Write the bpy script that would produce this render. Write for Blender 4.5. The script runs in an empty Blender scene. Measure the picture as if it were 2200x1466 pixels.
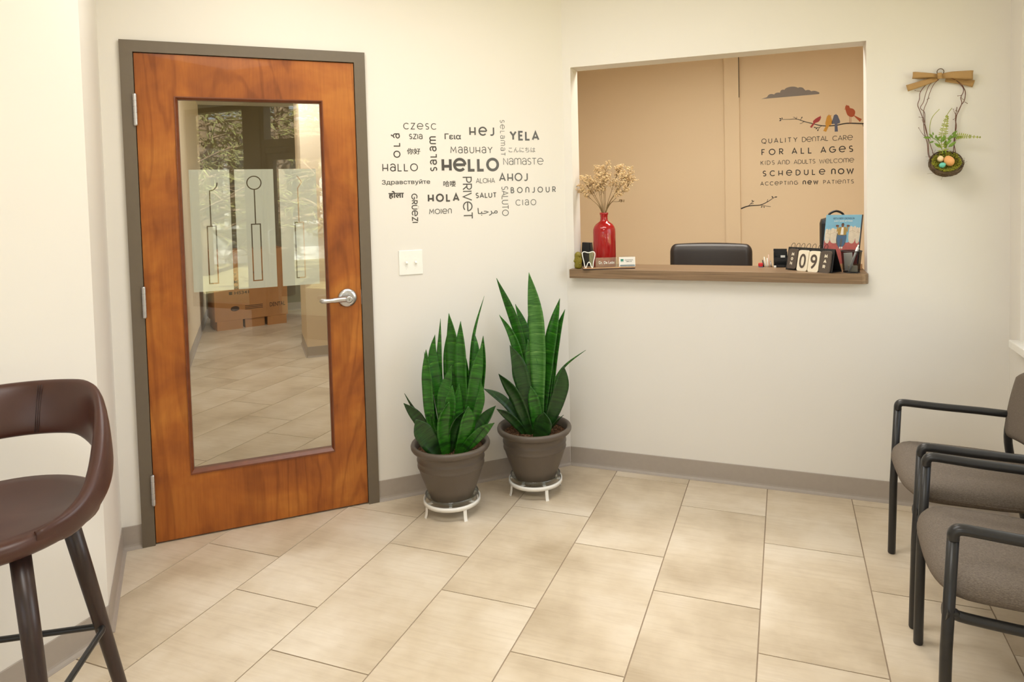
import bpy, bmesh, math, random
from mathutils import Vector, Matrix, noise as mnoise
PI = math.pi
random.seed(7)
SC = bpy.context.scene
COL = SC.collection

# ------------------------------------------------------------------ camera
cam_d = bpy.data.cameras.new('camera')
cam = bpy.data.objects.new('camera', cam_d); COL.objects.link(cam)
_r, _u, _f = Vector((.9376, .3467, -.0243)), Vector((.0089, .0459, .9989)), Vector((-.3475, .9368, -.0400))
_m = Matrix((_r, _u, -_f)).transposed().to_quaternion().to_matrix().to_4x4()
_m.translation = Vector((1.1226, -3.5491, 1.5009))
cam.matrix_world = _m
cam_d.sensor_fit = 'HORIZONTAL'; cam_d.sensor_width = 36.0
cam_d.lens = 36.0 * 1467.88 / 2200
cam_d.shift_x = -43.70 / 2200
cam_d.shift_y = -258.61 / 2200
cam_d.clip_start = 0.02
SC.camera = cam

# ------------------------------------------------------------------ world, sun, lamps, exposure
world = bpy.data.worlds.new('daylight'); SC.world = world; world.use_nodes = True
wn = world.node_tree; wn.nodes.clear()
sky = wn.nodes.new('ShaderNodeTexSky'); sky.sky_type = 'NISHITA'
sky.sun_disc = False; sky.sun_elevation = math.radians(42); sky.sun_rotation = math.radians(60)
hsv = wn.nodes.new('ShaderNodeHueSaturation'); hsv.inputs['Saturation'].default_value = .35
bg = wn.nodes.new('ShaderNodeBackground'); bg.inputs[1].default_value = .55
wo = wn.nodes.new('ShaderNodeOutputWorld')
wn.links.new(sky.outputs[0], hsv.inputs['Color']); wn.links.new(hsv.outputs[0], bg.inputs[0]); wn.links.new(bg.outputs[0], wo.inputs[0])

def lamp(name, kind, loc, energy, color, direction=(0, 0, -1), sx=1, sy=1):
    d = bpy.data.lights.new(name, kind); d.energy = energy; d.color = color
    if kind == 'AREA':
        d.shape = 'RECTANGLE'; d.size = sx; d.size_y = sy
    o = bpy.data.objects.new(name, d); COL.objects.link(o); o.location = loc
    o.rotation_euler = Vector(direction).to_track_quat('-Z', 'Y').to_euler()
    return o
sun = lamp('sun', 'SUN', (0, 0, 8), 44.0, (1, .97, .92), (.75, -.45, -.62)); sun.data.angle = .02
CEIL = 2.74
WARM = (1.0, .98, .945)
ADDED_CEIL_LIGHTS = [(.62, -1.20, 16.5), (-.28, -1.60, 14), (.7, -3.6, 28)]  # unseen lights added, mostly near walls to brighten them higher up
for i, (x, y, e) in enumerate(ADDED_CEIL_LIGHTS):
    lamp('added_ceiling_lamp', 'AREA', (x, y, CEIL - .012), e, WARM, sx=1.15, sy=.55)
lamp('hall_fill', 'AREA', (-2.9, 1.2, CEIL - .012), 30, WARM, sx=1.15, sy=.55)  # unseen area light added so the hall is lit
lamp('reception_fill', 'AREA', (.75, .75, CEIL - .012), 33, (1, .95, .86), sx=1.15, sy=.55).data.spread = 2.95  # unseen area light added for the reception, placed to leave wall tops darker
# daylight portals in the window openings (they only guide the sampling of the sky)
for n, loc, d, sx, sy in (('window_daylight', (2.20, -1.0, 1.56), (-1, 0, 0), 1.7, 1.5),
                          ('entrance_daylight', (2.20, -4.45, 1.35), (-1, 0, 0), 2.50, 2.0),
                          ('front_daylight', (.5, -6.75, 1.55), (0, 1, 0), 2.9, 1.5)):
    l = lamp(n, 'AREA', loc, 1, (1, 1, 1), d, sx, sy); l.data.cycles.is_portal = True
SC.view_settings.view_transform = 'Standard'; SC.view_settings.look = 'None'
SC.view_settings.gamma = 1; SC.view_settings.use_curve_mapping = False
SC.view_settings.exposure = 0.04
SC.cycles.use_denoising = True
SC.cycles.max_bounces = 10; SC.cycles.diffuse_bounces = 5; SC.cycles.glossy_bounces = 4
SC.cycles.transmission_bounces = 6; SC.cycles.transparent_max_bounces = 16
SC.cycles.sample_clamp_indirect = 6; SC.cycles.caustics_reflective = False; SC.cycles.caustics_refractive = False

# ------------------------------------------------------------------ materials
def lin(c):
    return tuple(((v/255)/12.92 if v/255 <= .04045 else ((v/255+.055)/1.055)**2.4) for v in c)
class NT:
    def __init__(s, name):
        s.m = bpy.data.materials.new(name); s.m.use_nodes = True
        s.t = s.m.node_tree; s.b = s.t.nodes['Principled BSDF']; s.out = s.t.nodes['Material Output']
    def n(s, typ, **kw):
        nd = s.t.nodes.new('ShaderNode' + typ)
        for k, v in kw.items():
            if k in nd.inputs: nd.inputs[k].default_value = v
            else: setattr(nd, k, v)
        return nd
    def l(s, a, b): s.t.links.new(a, b)
    def coord(s, which='Object', scale=(1, 1, 1), rot=(0, 0, 0)):
        tc = s.n('TexCoord'); mp = s.n('Mapping'); mp.inputs['Scale'].default_value = scale; mp.inputs['Rotation'].default_value = rot
        s.l(tc.outputs[which], mp.inputs[0]); return mp.outputs[0]
    def noise(s, v, scale, detail=4, rough=.5, dist=0):
        nz = s.n('TexNoise', Scale=scale, Detail=detail, Roughness=rough, Distortion=dist); s.l(v, nz.inputs['Vector']); return nz.outputs[0]
    def ramp(s, f, stops):
        r = s.n('ValToRGB'); e = r.color_ramp.elements
        while len(e) < len(stops): e.new(.5)
        for q, (p, c) in zip(e, stops): q.position = p; q.color = (*c, 1) if len(c) == 3 else c
        s.l(f, r.inputs[0]); return r.outputs[0]
    def mix(s, f, a, b, mode='MIX'):
        m = s.n('MixRGB', blend_type=mode)
        for i, v in ((0, f), (1, a), (2, b)):
            if hasattr(v, 'is_linked'): s.l(v, m.inputs[i])
            else: m.inputs[i].default_value = v if i == 0 else (*v, 1)
        return m.outputs[0]
    def bump(s, h, strength=.2, dist=.002):
        b = s.n('Bump', Strength=strength, Distance=dist); s.l(h, b.inputs['Height']); s.l(b.outputs[0], s.b.inputs['Normal'])
    def set(s, color=None, rough=None, metal=None, spec=None, coat=None, **kw):
        if color is not None:
            if hasattr(color, 'is_linked'): s.l(color, s.b.inputs['Base Color'])
            else: s.b.inputs['Base Color'].default_value = (*color, 1)
        for k, v in (('Roughness', rough), ('Metallic', metal), ('Specular IOR Level', spec), ('Coat Weight', coat)):
            if v is not None: s.b.inputs[k].default_value = v
        for k, v in kw.items(): s.b.inputs[k].default_value = v
        return s.m
def plain(name, c, rough=.5, metal=0, spec=.5, var=.06, scale=40, bump=0, coat=0):
    t = NT(name); c = lin(c); v = t.coord()
    nz = t.noise(v, scale, 3)
    col = t.ramp(nz, [(.3, tuple(x*(1-var) for x in c)), (.7, tuple(min(1, x*(1+var)) for x in c))])
    if bump: t.bump(nz, bump, .001)
    return t.set(col, rough, metal, spec, coat)

M = {}
def paint(name, c):
    t = NT(name); v = t.coord(); c = lin(c)
    nz = t.noise(v, 1.3, 2); fine = t.noise(v, 260, 2)
    t.bump(fine, .05, .001)
    return t.set(t.ramp(nz, [(.3, tuple(x*.985 for x in c)), (.7, c)]), .62, spec=.3)
M['wall'] = paint('cream_wall_paint', (228, 224, 217))
M['hallwall'] = paint('hall_wall_paint', (226, 208, 180))
M['hallend'] = paint('darkened_hall_end', (124, 114, 94))  # hall dimness put into the end wall's colour, so glass reflections stand out
M['tan'] = paint('tan_wall_paint', (229, 210, 181))
M['ceil'] = paint('ceiling_white', (238, 234, 224))
M['base'] = plain('grey_vinyl_base', (166, 156, 146), .5, var=.02)
M['frame'] = plain('taupe_frame_paint', (104, 93, 78), .38, var=.02)
M['white'] = plain('white_plastic', (240, 240, 234), .3, var=.01)
M['whitemetal'] = plain('white_enamel', (238, 236, 230), .35, var=.02)
M['steel'] = plain('satin_steel', (200, 200, 202), .28, metal=1, var=.04)
M['blackmetal'] = plain('black_powder_coat', (34, 33, 33), .34, var=.08, scale=120)
M['black'] = plain('black_plastic', (20, 20, 21), .4, var=.05)
M['gapdark'] = plain('dark_gap', (28, 22, 18), .8)
M['vinyl'] = plain('dark_vinyl_film', (54, 48, 42), .30, spec=.9, var=.02)
M['vinyl2'] = plain('black_vinyl_film', (44, 38, 34), .5, var=.02)
M['pot'] = plain('taupe_resin_pot', (90, 80, 70), .42, var=.06, scale=300, bump=.05)
M['counter_dark'] = plain('dark_counter_underside', (70, 52, 40), .6)
M['leather'] = None

def tile_mat():
    t = NT('porcelain_tile'); v = t.coord('Object')
    at = t.n('Attribute', attribute_name='tint')
    # shift the pattern per tile with the tint colour so no two tiles repeat
    add = t.n('VectorMath', operation='MULTIPLY_ADD'); t.l(at.outputs['Color'], add.inputs[0]); add.inputs[1].default_value = (37, 53, 11); t.l(v, add.inputs[2])
    cl = t.noise(add.outputs[0], 2.6, 5, .55)
    mp = t.n('Mapping'); mp.inputs['Scale'].default_value = (3.5, 42, 1); t.l(add.outputs[0], mp.inputs[0])
    st = t.noise(mp.outputs[0], 1.5, 6, .6, .6)
    c = t.ramp(cl, [(.30, lin((188, 171, 146))), (.48, lin((212, 197, 174))), (.66, lin((227, 215, 197)))])
    s = t.ramp(st, [(.3, (.90, .88, .86)), (.55, (1, 1, 1))])
    c = t.mix(.85, c, s, 'MULTIPLY')
    sep = t.n('SeparateColor'); t.l(at.outputs['Color'], sep.inputs[0])
    tn = t.ramp(sep.outputs[0], [(0, (.93, .92, .90)), (1, (1.0, 1.0, 1.0))])
    c = t.mix(1, c, tn, 'MULTIPLY')
    t.bump(st, .03, .0006)
    return t.set(c, .36, spec=.45)
M['tile'] = tile_mat()
M['grout'] = plain('tan_grout', (152, 134, 114), .85, var=.05)

def wood_door():
    t = NT('stained_birch_veneer'); v = t.coord('Object', (1, 1, 1))
    mp = t.n('Mapping'); mp.inputs['Scale'].default_value = (1.7, 1.7, .36); t.l(v, mp.inputs[0])
    big = t.noise(mp.outputs[0], 1.7, 3, .5, .9)
    wv = t.n('Math', operation='MULTIPLY'); t.l(big, wv.inputs[0]); wv.inputs[1].default_value = 64.
    fr = t.n('Math', operation='SINE'); t.l(wv.outputs[0], fr.inputs[0])
    r2 = t.n('MapRange'); t.l(fr.outputs[0], r2.inputs[0]); r2.inputs[1].default_value = -1
    mp2 = t.n('Mapping'); mp2.inputs['Scale'].default_value = (60, 60, 3.0); t.l(v, mp2.inputs[0])
    fib = t.noise(mp2.outputs[0], 2.2, 5, .6)
    blot = t.noise(v, 3.1, 4, .55, .4)
    c = t.ramp(blot, [(.28, lin((130, 68, 27))), (.5, lin((166, 95, 35))), (.74, lin((196, 126, 52)))])
    c = t.mix(.46, c, t.ramp(r2.outputs[0], [(0, (.52, .42, .34)), (.35, (.95, .93, .9)), (1, (1, 1, 1))]), 'MULTIPLY')
    c = t.mix(.5, c, t.ramp(fib, [(.3, (.72, .66, .6)), (.6, (1, 1, 1))]), 'MULTIPLY')
    t.bump(fib, .03, .0006)
    return t.set(c, .48, spec=.35, coat=.05)
M['door'] = wood_door()
M['bead'] = plain('stained_bead_wood', (112, 58, 30), .35, var=.15, scale=25)

def wood_counter():
    t = NT('walnut_laminate'); v = t.coord('Object', (2.0, 45, 90))
    f = t.noise(v, 2.0, 5, .6, .3)
    c = t.ramp(f, [(.25, lin((100, 80, 58))), (.5, lin((128, 103, 77))), (.75, lin((150, 124, 96)))])
    return t.set(c, .42, spec=.4)
M['counter'] = wood_counter()

def leaf_mat(name, dark, light, pale):
    t = NT(name); tc = t.n('TexCoord'); mp = t.n('Mapping'); mp.inputs['Scale'].default_value = (9, 75, 1); t.l(tc.outputs['UV'], mp.inputs[0])
    f = t.noise(mp.outputs[0], 1.0, 4, .6, 1.1)
    big = t.noise(t.coord('Object'), 9, 2)
    c = t.ramp(f, [(.34, lin(dark)), (.60, lin(light)), (.86, lin(pale))])
    c = t.mix(t.ramp(big, [(.35, (0, 0, 0)), (.65, (1, 1, 1))]), c, lin(dark), 'MIX') if False else c
    t.set(c, .34, spec=.5)
    t.b.inputs['Subsurface Weight'].default_value = 0
    return t.m
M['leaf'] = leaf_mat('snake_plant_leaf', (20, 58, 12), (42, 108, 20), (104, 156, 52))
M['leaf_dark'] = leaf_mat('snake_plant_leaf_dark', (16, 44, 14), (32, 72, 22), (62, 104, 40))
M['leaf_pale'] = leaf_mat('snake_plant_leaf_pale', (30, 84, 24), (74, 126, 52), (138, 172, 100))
def soil_mat():
    t = NT('potting_soil'); v = t.coord()
    f = t.noise(v, 120, 4, .7); g = t.noise(v, 60, 2)
    c = t.ramp(f, [(.35, lin((44, 30, 22))), (.55, lin((98, 72, 52))), (.72, lin((150, 118, 92)))])
    t.bump(g, 1, .01)
    return t.set(c, .95, spec=.1)
M['soil'] = soil_mat()
def fabric():
    t = NT('grey_melange_fabric'); v = t.coord('Object', (1, 1, 1))
    mp = t.n('Mapping'); mp.inputs['Scale'].default_value = (110, 330, 330); t.l(v, mp.inputs[0])
    f = t.noise(mp.outputs[0], 1.6, 5, .75); g = t.noise(v, 700, 2)
    c = t.ramp(f, [(.3, lin((88, 79, 70))), (.5, lin((110, 100, 90))), (.72, lin((134, 123, 112)))])
    t.bump(g, .3, .001)
    return t.set(c, .95, spec=.15)
M['fabric'] = fabric()
def leather():
    t = NT('brown_leatherette'); v = t.coord()
    f = t.noise(v, 6, 3); g = t.noise(v, 420, 3)
    t.bump(g, .12, .0008)
    return t.set(t.ramp(f, [(.3, lin((63, 35, 28))), (.7, lin((77, 45, 36)))]), .36, spec=.5)
M['leather'] = leather()
M['seamleather'] = plain('dark_brown_stitching', (50, 28, 24), .5)
M['blackleather'] = plain('black_leatherette', (44, 37, 34), .38, var=.06, scale=200, bump=.1)
def wood_leg():
    t = NT('espresso_wood'); v = t.coord('Object', (60, 60, 4))
    f = t.noise(v, 1.4, 4, .6)
    return t.set(t.ramp(f, [(.3, lin((38, 25, 22))), (.7, lin((56, 38, 33)))]), .35, spec=.5)
M['woodleg'] = wood_leg()
def burlap():
    t = NT('burlap_ribbon'); v = t.coord('Object', (2600, 2600, 2600))
    w1 = t.noise(v, 1.0, 2); 
    c = t.ramp(w1, [(.3, lin((158, 122, 78))), (.7, lin((196, 162, 112)))])
    t.bump(w1, .4, .001)
    return t.set(c, .95, spec=.1)
M['burlap'] = burlap()
M['twig'] = plain('brown_twig', (112, 72, 54), .8, var=.25, scale=90)
M['nest'] = plain('grey_brown_nest_twig', (104, 84, 60), .85, var=.3, scale=60)
M['moss'] = plain('olive_moss', (122, 120, 28), .95, var=.45, scale=160, bump=.8)
M['fern'] = plain('yellow_green_fern', (150, 158, 48), .6, var=.2, scale=60)
M['sprig'] = plain('bright_green_leaf', (112, 146, 44), .5, var=.25, scale=60)
M['egg_orange'] = plain('orange_egg', (236, 172, 108), .55, var=.08, scale=300)
M['egg_cream'] = plain('cream_egg', (240, 216, 170), .55, var=.08, scale=300)
M['egg_blue'] = plain('turquoise_egg', (110, 200, 180), .55, var=.1, scale=300)
M['stem'] = plain('dry_stem', (128, 104, 66), .85, var=.15)
M['bloom'] = plain('dry_blossom', (222, 194, 150), .9, var=.34, scale=90)
M['olive'] = plain('olive_green_glaze', (124, 112, 22), .45, var=.2, scale=60)
M['paper'] = plain('white_paper', (242, 240, 232), .6, var=.01)
M['cream'] = plain('cream_card', (238, 228, 206), .6, var=.02)
M['brownprint'] = plain('brown_ink', (84, 72, 62), .6, var=.02)
M['teal'] = plain('teal_ink', (52, 134, 118), .6)
M['inkgrey'] = plain('grey_ink', (96, 100, 104), .6)
M['inkblue'] = plain('blue_ink', (66, 116, 150), .6)
M['skyblue'] = plain('sky_blue_ink', (126, 184, 214), .35, var=.02)
M['navy'] = plain('navy_ink', (42, 66, 104), .4)
M['tooth_ink'] = plain('tooth_ink', (226, 212, 190), .35, var=.1, scale=60)
M['tooth_shade'] = plain('tooth_line_ink', (190, 168, 142), .35)
M['gum'] = plain('gum_red_ink', (190, 92, 86), .35, var=.1)
M['mustard'] = plain('mustard_ink', (176, 142, 66), .4)
M['denim'] = plain('denim_ink', (70, 104, 142), .4)
M['skin'] = plain('brown_skin_ink', (112, 72, 52), .4)
M['cloud'] = plain('grey_vinyl', (134, 128, 126), .6, var=.02)
M['birdred'] = plain('crimson_vinyl', (166, 56, 58), .6, var=.02)
M['birdyellow'] = plain('amber_vinyl', (206, 150, 50), .6, var=.02)
M['birdblue'] = plain('slate_blue_vinyl', (92, 98, 122), .6, var=.02)
M['birdorange'] = plain('rust_vinyl', (176, 84, 48), .6, var=.02)
M['redplastic'] = plain('red_plastic', (206, 34, 34), .35)
M['pink'] = plain('pale_pink_plastic', (226, 190, 172), .4)
M['cardboard'] = plain('corrugated_cardboard', (176, 124, 74), .85, var=.06, scale=8)
M['boxink'] = plain('box_ink', (74, 50, 34), .8)
M['traywood'] = plain('bamboo_wood', (196, 152, 108), .45, var=.1, scale=30)
M['traydark'] = plain('dark_tray_edge', (58, 40, 34), .5)

def glass(name, tint=(1, 1, 1), k=2.0, rough=0.0):
    t = NT(name); t.t.nodes.remove(t.b)
    tr = t.n('BsdfTransparent'); tr.inputs[0].default_value = (*tint, 1)
    gl = t.n('BsdfGlossy', Roughness=rough); fr = t.n('Fresnel', IOR=1.5)
    ge = t.n('NewGeometry'); io = t.n('MapRange'); io.inputs[3].default_value = 1.5; io.inputs[4].default_value = 1/1.5
    t.l(ge.outputs['Backfacing'], io.inputs[0]); t.l(io.outputs[0], fr.inputs['IOR'])   # plane-parallel pane: the same reflectance on both faces
    mu = t.n('Math', operation='MULTIPLY', use_clamp=True); mu.inputs[1].default_value = k; t.l(fr.outputs[0], mu.inputs[0])
    mx = t.n('MixShader'); t.l(mu.outputs[0], mx.inputs[0]); t.l(tr.outputs[0], mx.inputs[1]); t.l(gl.outputs[0], mx.inputs[2])
    t.l(mx.outputs[0], t.out.inputs[0]); return t.m
M['glass'] = glass('clear_glass', (.95, .97, .96), 1.6)
M['winglass'] = glass('window_glass', (.97, .98, .97), 1.0)
M['acrylic'] = glass('clear_acrylic', (.97, .97, .96), 1.6)
M['acryliced'] = glass('acrylic_edge', (.90, .92, .88), 2.5, .15)
def film(name, c, a):
    t = NT(name); t.t.nodes.remove(t.b)
    tr = t.n('BsdfTransparent'); df = t.n('BsdfDiffuse'); df.inputs[0].default_value = (*lin(c), 1)
    tl = t.n('BsdfTranslucent'); tl.inputs[0].default_value = (*lin(c), 1)
    m0 = t.n('MixShader'); m0.inputs[0].default_value = .45; t.l(df.outputs[0], m0.inputs[1]); t.l(tl.outputs[0], m0.inputs[2])
    mx = t.n('MixShader'); mx.inputs[0].default_value = a; t.l(tr.outputs[0], mx.inputs[1]); t.l(m0.outputs[0], mx.inputs[2])
    t.l(mx.outputs[0], t.out.inputs[0]); return t.m
M['frost'] = film('frosted_film', (240, 242, 230), .86)
M['mesh'] = film('black_wire_mesh', (24, 24, 25), .62)
def redglass():
    t = NT('red_glass')
    t.set(lin((178, 28, 30)), .08, spec=.6, coat=.4)
    tr = t.n('BsdfTransparent'); tr.inputs[0].default_value = (.75, .08, .06, 1)
    mx = t.n('MixShader'); mx.inputs[0].default_value = .72
    t.l(tr.outputs[0], mx.inputs[1]); t.l(t.b.outputs[0], mx.inputs[2]); t.l(mx.outputs[0], t.out.inputs[0]); return t.m
M['redglass'] = redglass()
M['grass'] = plain('dry_lawn', (158, 148, 98), .95, var=.35, scale=14)
M['bark'] = plain('pine_bark', (134, 114, 90), .9, var=.3, scale=20)
M['needle'] = plain('pine_needles', (138, 138, 82), .8, var=.35, scale=6)
M['greysiding'] = plain('grey_siding', (120, 122, 114), .8, var=.05)
M['siding'] = plain('white_siding', (236, 236, 232), .7, var=.03)
M['pane_dark'] = plain('dark_window_pane', (30, 34, 36), .1)
M['bronze'] = plain('bronze_aluminium', (92, 84, 68), .4, var=.03)

# ------------------------------------------------------------------ mesh helpers
class MB:
    def __init__(s): s.bm = bmesh.new(); s.uv = None
    def tag(s, faces, mi, smooth=False):
        for f in faces: f.material_index = mi; f.smooth = smooth
    def quad(s, a, b, c, d, mi=0, smooth=False):
        f = s.bm.faces.new([s.bm.verts.new(p) for p in (a, b, c, d)]); f.material_index = mi; f.smooth = smooth
        return f
    def box(s, x0, x1, y0, y1, z0, z1, mi=0, bev=0):
        g = bmesh.ops.create_cube(s.bm, size=1)
        vs = g['verts']
        for v in vs:
            v.co = Vector((x0 + (v.co.x+.5)*(x1-x0), y0 + (v.co.y+.5)*(y1-y0), z0 + (v.co.z+.5)*(z1-z0)))
        fs = list({f for v in vs for f in v.link_faces})
        if bev:
            es = list({e for v in vs for e in v.link_edges})
            r = bmesh.ops.bevel(s.bm, geom=es, offset=bev, segments=2, affect='EDGES', profile=.6)
            fs = list({f for v in r['verts'] for f in v.link_faces} | {f for f in r['faces']})
        s.tag(fs, mi); return s
    def tube(s, pts, rad, seg=8, mi=0, cap=True, close=False):
        pts = [Vector(p) for p in pts]; n = len(pts)
        rr = rad if isinstance(rad, (list, tuple)) else [rad]*n
        rings = []; up = None
        for i, p in enumerate(pts):
            if close: t = pts[(i+1) % n] - pts[i-1]
            else: t = pts[min(i+1, n-1)] - pts[max(i-1, 0)]
            t = t.normalized() if t.length > 1e-9 else Vector((0, 0, 1))
            if up is None:
                up = t.orthogonal().normalized()
            up = (up - t*up.dot(t))
            up = up.normalized() if up.length > 1e-6 else t.orthogonal().normalized()
            w = t.cross(up)
            rings.append([s.bm.verts.new(p + (up*math.cos(2*PI*k/seg) + w*math.sin(2*PI*k/seg))*rr[i]) for k in range(seg)])
        for i in range(n if close else n-1):
            a, b = rings[i], rings[(i+1) % n]
            for k in range(seg):
                f = s.bm.faces.new((a[k], a[(k+1) % seg], b[(k+1) % seg], b[k])); f.smooth = True; f.material_index = mi
        if cap and not close:
            for r, rev in ((rings[0], True), (rings[-1], False)):
                f = s.bm.faces.new(list(reversed(r)) if rev else r); f.material_index = mi
        return s
    def lathe(s, prof, seg=40, c=(0, 0, 0), mi=0, close_bottom=True, close_top=False, sx=1, sy=1):
        rings = []
        for r, z in prof:
            rings.append([s.bm.verts.new((c[0]+r*sx*math.cos(2*PI*k/seg), c[1]+r*sy*math.sin(2*PI*k/seg), c[2]+z)) for k in range(seg)])
        for a, b in zip(rings, rings[1:]):
            for k in range(seg):
                f = s.bm.faces.new((a[k], a[(k+1) % seg], b[(k+1) % seg], b[k])); f.smooth = True; f.material_index = mi
        if close_bottom: f = s.bm.faces.new(list(reversed(rings[0]))); f.material_index = mi
        if close_top: f = s.bm.faces.new(rings[-1]); f.material_index = mi
        return s
    def ell(s, c, r, mi=0, sub=2, rot=None):
        g = bmesh.ops.create_icosphere(s.bm, subdivisions=sub, radius=1)
        for v in g['verts']:
            q = Vector((v.co.x*r[0], v.co.y*r[1], v.co.z*r[2]))
            if rot: q = rot @ q
            v.co = q + Vector(c)
        s.tag({f for v in g['verts'] for f in v.link_faces}, mi, True); return s
    def prism(s, poly, y0, y1, mi=0, fn=None):
        """polygon in (x,z), extruded along y from y0 (front) to y1"""
        fn = fn or (lambda x, y, z: (x, y, z))
        a = [s.bm.verts.new(fn(x, y0, z)) for x, z in poly]; b = [s.bm.verts.new(fn(x, y1, z)) for x, z in poly]
        fs = [s.bm.faces.new(a), s.bm.faces.new(list(reversed(b)))]
        n = len(poly)
        for i in range(n): fs.append(s.bm.faces.new((a[i], b[i], b[(i+1) % n], a[(i+1) % n])))
        s.tag(fs, mi); return s
    def ribbon(s, pts, w, y0=0, th=.0005, mi=0, fn=None, close=False):
        """flat stroke of width w along (x,z) points, on the plane y=y0, th proud towards -y"""
        fn = fn or (lambda x, y, z: (x, y, z))
        L, R = offset_path(pts, w/2, close)
        n = len(L)
        V = [[s.bm.verts.new(fn(q[0], y, q[1])) for q in P] for P in (L, R) for y in (y0-th, y0)]
        Lf, Lb, Rf, Rb = V
        for i in range(n if close else n-1):
            j = (i+1) % n
            for f in ((Lf[i], Lf[j], Rf[j], Rf[i]), (Lf[j], Lf[i], Lb[i], Lb[j]), (Rf[i], Rf[j], Rb[j], Rb[i])):
                q = s.bm.faces.new(f); q.material_index = mi
        if not close:
            for i in (0, n-1):
                q = s.bm.faces.new((Lf[i], Rf[i], Rb[i], Lb[i])); q.material_index = mi
        return s
    def xf(s, m):
        bmesh.ops.transform(s.bm, matrix=m, verts=s.bm.verts); return s
def offset_path(pts, h, close=False):
    P = [Vector((p[0], p[1])) for p in pts]; P = [p for i, p in enumerate(P) if i == 0 or (p-P[i-1]).length > 1e-6]; n = len(P); L = []; R = []
    for i in range(n):
        if close: a, b = P[i]-P[i-1], P[(i+1) % n]-P[i]
        else:
            a = P[i]-P[i-1] if i > 0 else P[1]-P[0]
            b = P[i+1]-P[i] if i < n-1 else P[-1]-P[-2]
        a.normalize(); b.normalize()
        na, nb = Vector((-a.y, a.x)), Vector((-b.y, b.x))
        m = na+nb
        if m.length < 1e-4: m = na
        m.normalize(); k = h/max(.45, m.dot(na))
        L.append((P[i].x+m.x*k, P[i].y+m.y*k)); R.append((P[i].x-m.x*k, P[i].y-m.y*k))
    return L, R

def obj(name, mb, mat, parent=None, recalc=True, loc=None, rotz=None, bevel=0, sub=0, solid=0):
    me = bpy.data.meshes.new(name)
    bm = mb.bm
    if recalc: bmesh.ops.recalc_face_normals(bm, faces=bm.faces)
    bm.to_mesh(me); bm.free()
    for m in (mat if isinstance(mat, (list, tuple)) else [mat]): me.materials.append(M[m])
    o = bpy.data.objects.new(name, me); COL.objects.link(o)
    if parent: o.parent = parent
    if loc: o.location = loc
    if rotz is not None: o.rotation_euler.z = rotz
    if bevel:
        b = o.modifiers.new('edge', 'BEVEL'); b.width = bevel; b.segments = 2; b.limit_method = 'ANGLE'; b.angle_limit = math.radians(40)
    if solid:
        b = o.modifiers.new('thick', 'SOLIDIFY'); b.thickness = solid; b.offset = 0
    if sub:
        b = o.modifiers.new('smooth', 'SUBSURF'); b.levels = sub; b.render_levels = sub
    return o
def tag(o, label, cat, group=None, kind=None):
    o['label'] = label; o['category'] = cat
    if group: o['group'] = group
    if kind: o['kind'] = kind
    return o
def thing(name, label, cat, loc=(0, 0, 0), rotz=0, group=None):
    o = bpy.data.objects.new(name, None); COL.objects.link(o); o.empty_display_size = .05
    o.location = loc; o.rotation_euler = (0, 0, rotz)
    return tag(o, label, cat, group)
def struct(o, label=None, cat=None):
    o['kind'] = 'structure'
    if label: o['label'] = label
    if cat: o['category'] = cat
    return o
def arc(cx, cy, rx, ry, a0, a1, n=14):
    return [(cx+rx*math.cos(math.radians(a0+(a1-a0)*i/n)), cy+ry*math.sin(math.radians(a0+(a1-a0)*i/n))) for i in range(n+1)]
def smooth(pts, n=6):
    """Catmull-Rom through the points"""
    P = [Vector(p) for p in pts]; out = []
    for i in range(len(P)-1):
        a, b, c, d = P[max(i-1, 0)], P[i], P[i+1], P[min(i+2, len(P)-1)]
        for k in range(n):
            t = k/n
            out.append(.5*((2*b) + (c-a)*t + (2*a-5*b+4*c-d)*t*t + (3*b-a-3*c+d)*t**3))
    out.append(P[-1]); return out

A1 = math.atan2(.6798, .7334)          # the door wall's direction (its local x runs to the corner with the back wall)
W1X, W1Y = Vector((.7334, .6798, 0)), Vector((-.6798, .7334, 0))
def w1(x, y, z=0): return W1X*x + W1Y*y + Vector((0, 0, z))

# ------------------------------------------------------------------ floor of large staggered tiles
def build_floor():
    mb = MB(); bm = mb.bm
    X0, X1, Y0, Y1 = -7.2, 2.6, -6.6, 6.2
    mb.box(X0, X1, Y0, Y1, -.12, -.0022, 1)
    lay = bm.loops.layers.float_color.new('tint')
    W, L, g = .38192, .73012, .0045
    ox, oy = .2623, -1.1212
    rng = random.Random(3)
    i0 = int((X0-ox)/W)-1; i1 = int((X1-ox)/W)+1
    for i in range(i0, i1):            # column i spans lines i..i+1, line 0 at ox (line 4 of the measured grid)
        off = (.557 - .2434*(i+4-3)) % L
        xa, xb = ox+i*W+g/2, ox+(i+1)*W-g/2
        if xa < X0 or xb > X1: continue
        j0 = int((Y0-oy-off)/L)-1; j1 = int((Y1-oy-off)/L)+1
        for j in range(j0, j1):
            ya, yb = max(Y0, oy+off+j*L+g/2), min(Y1, oy+off+(j+1)*L-g/2)
            if yb-ya < .02: continue
            q = mb.quad((xa, ya, 0), (xb, ya, 0), (xb, yb, 0), (xa, yb, 0), 0)
            b = .0022
            for p, r in (((xa, ya), (xb, ya)), ((xb, ya), (xb, yb)), ((xb, yb), (xa, yb)), ((xa, yb), (xa, ya))):
                mb.quad((p[0], p[1], 0), (p[0], p[1], -b), (r[0], r[1], -b), (r[0], r[1], 0), 0)
            c = (rng.random(), rng.random(), rng.random(), 1)
            for f in bm.faces[-5:] if False else [q]:
                for lp in f.loops: lp[lay] = c
    return struct(obj('floor', mb, ['tile', 'grout'], recalc=False))
build_floor()

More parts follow.
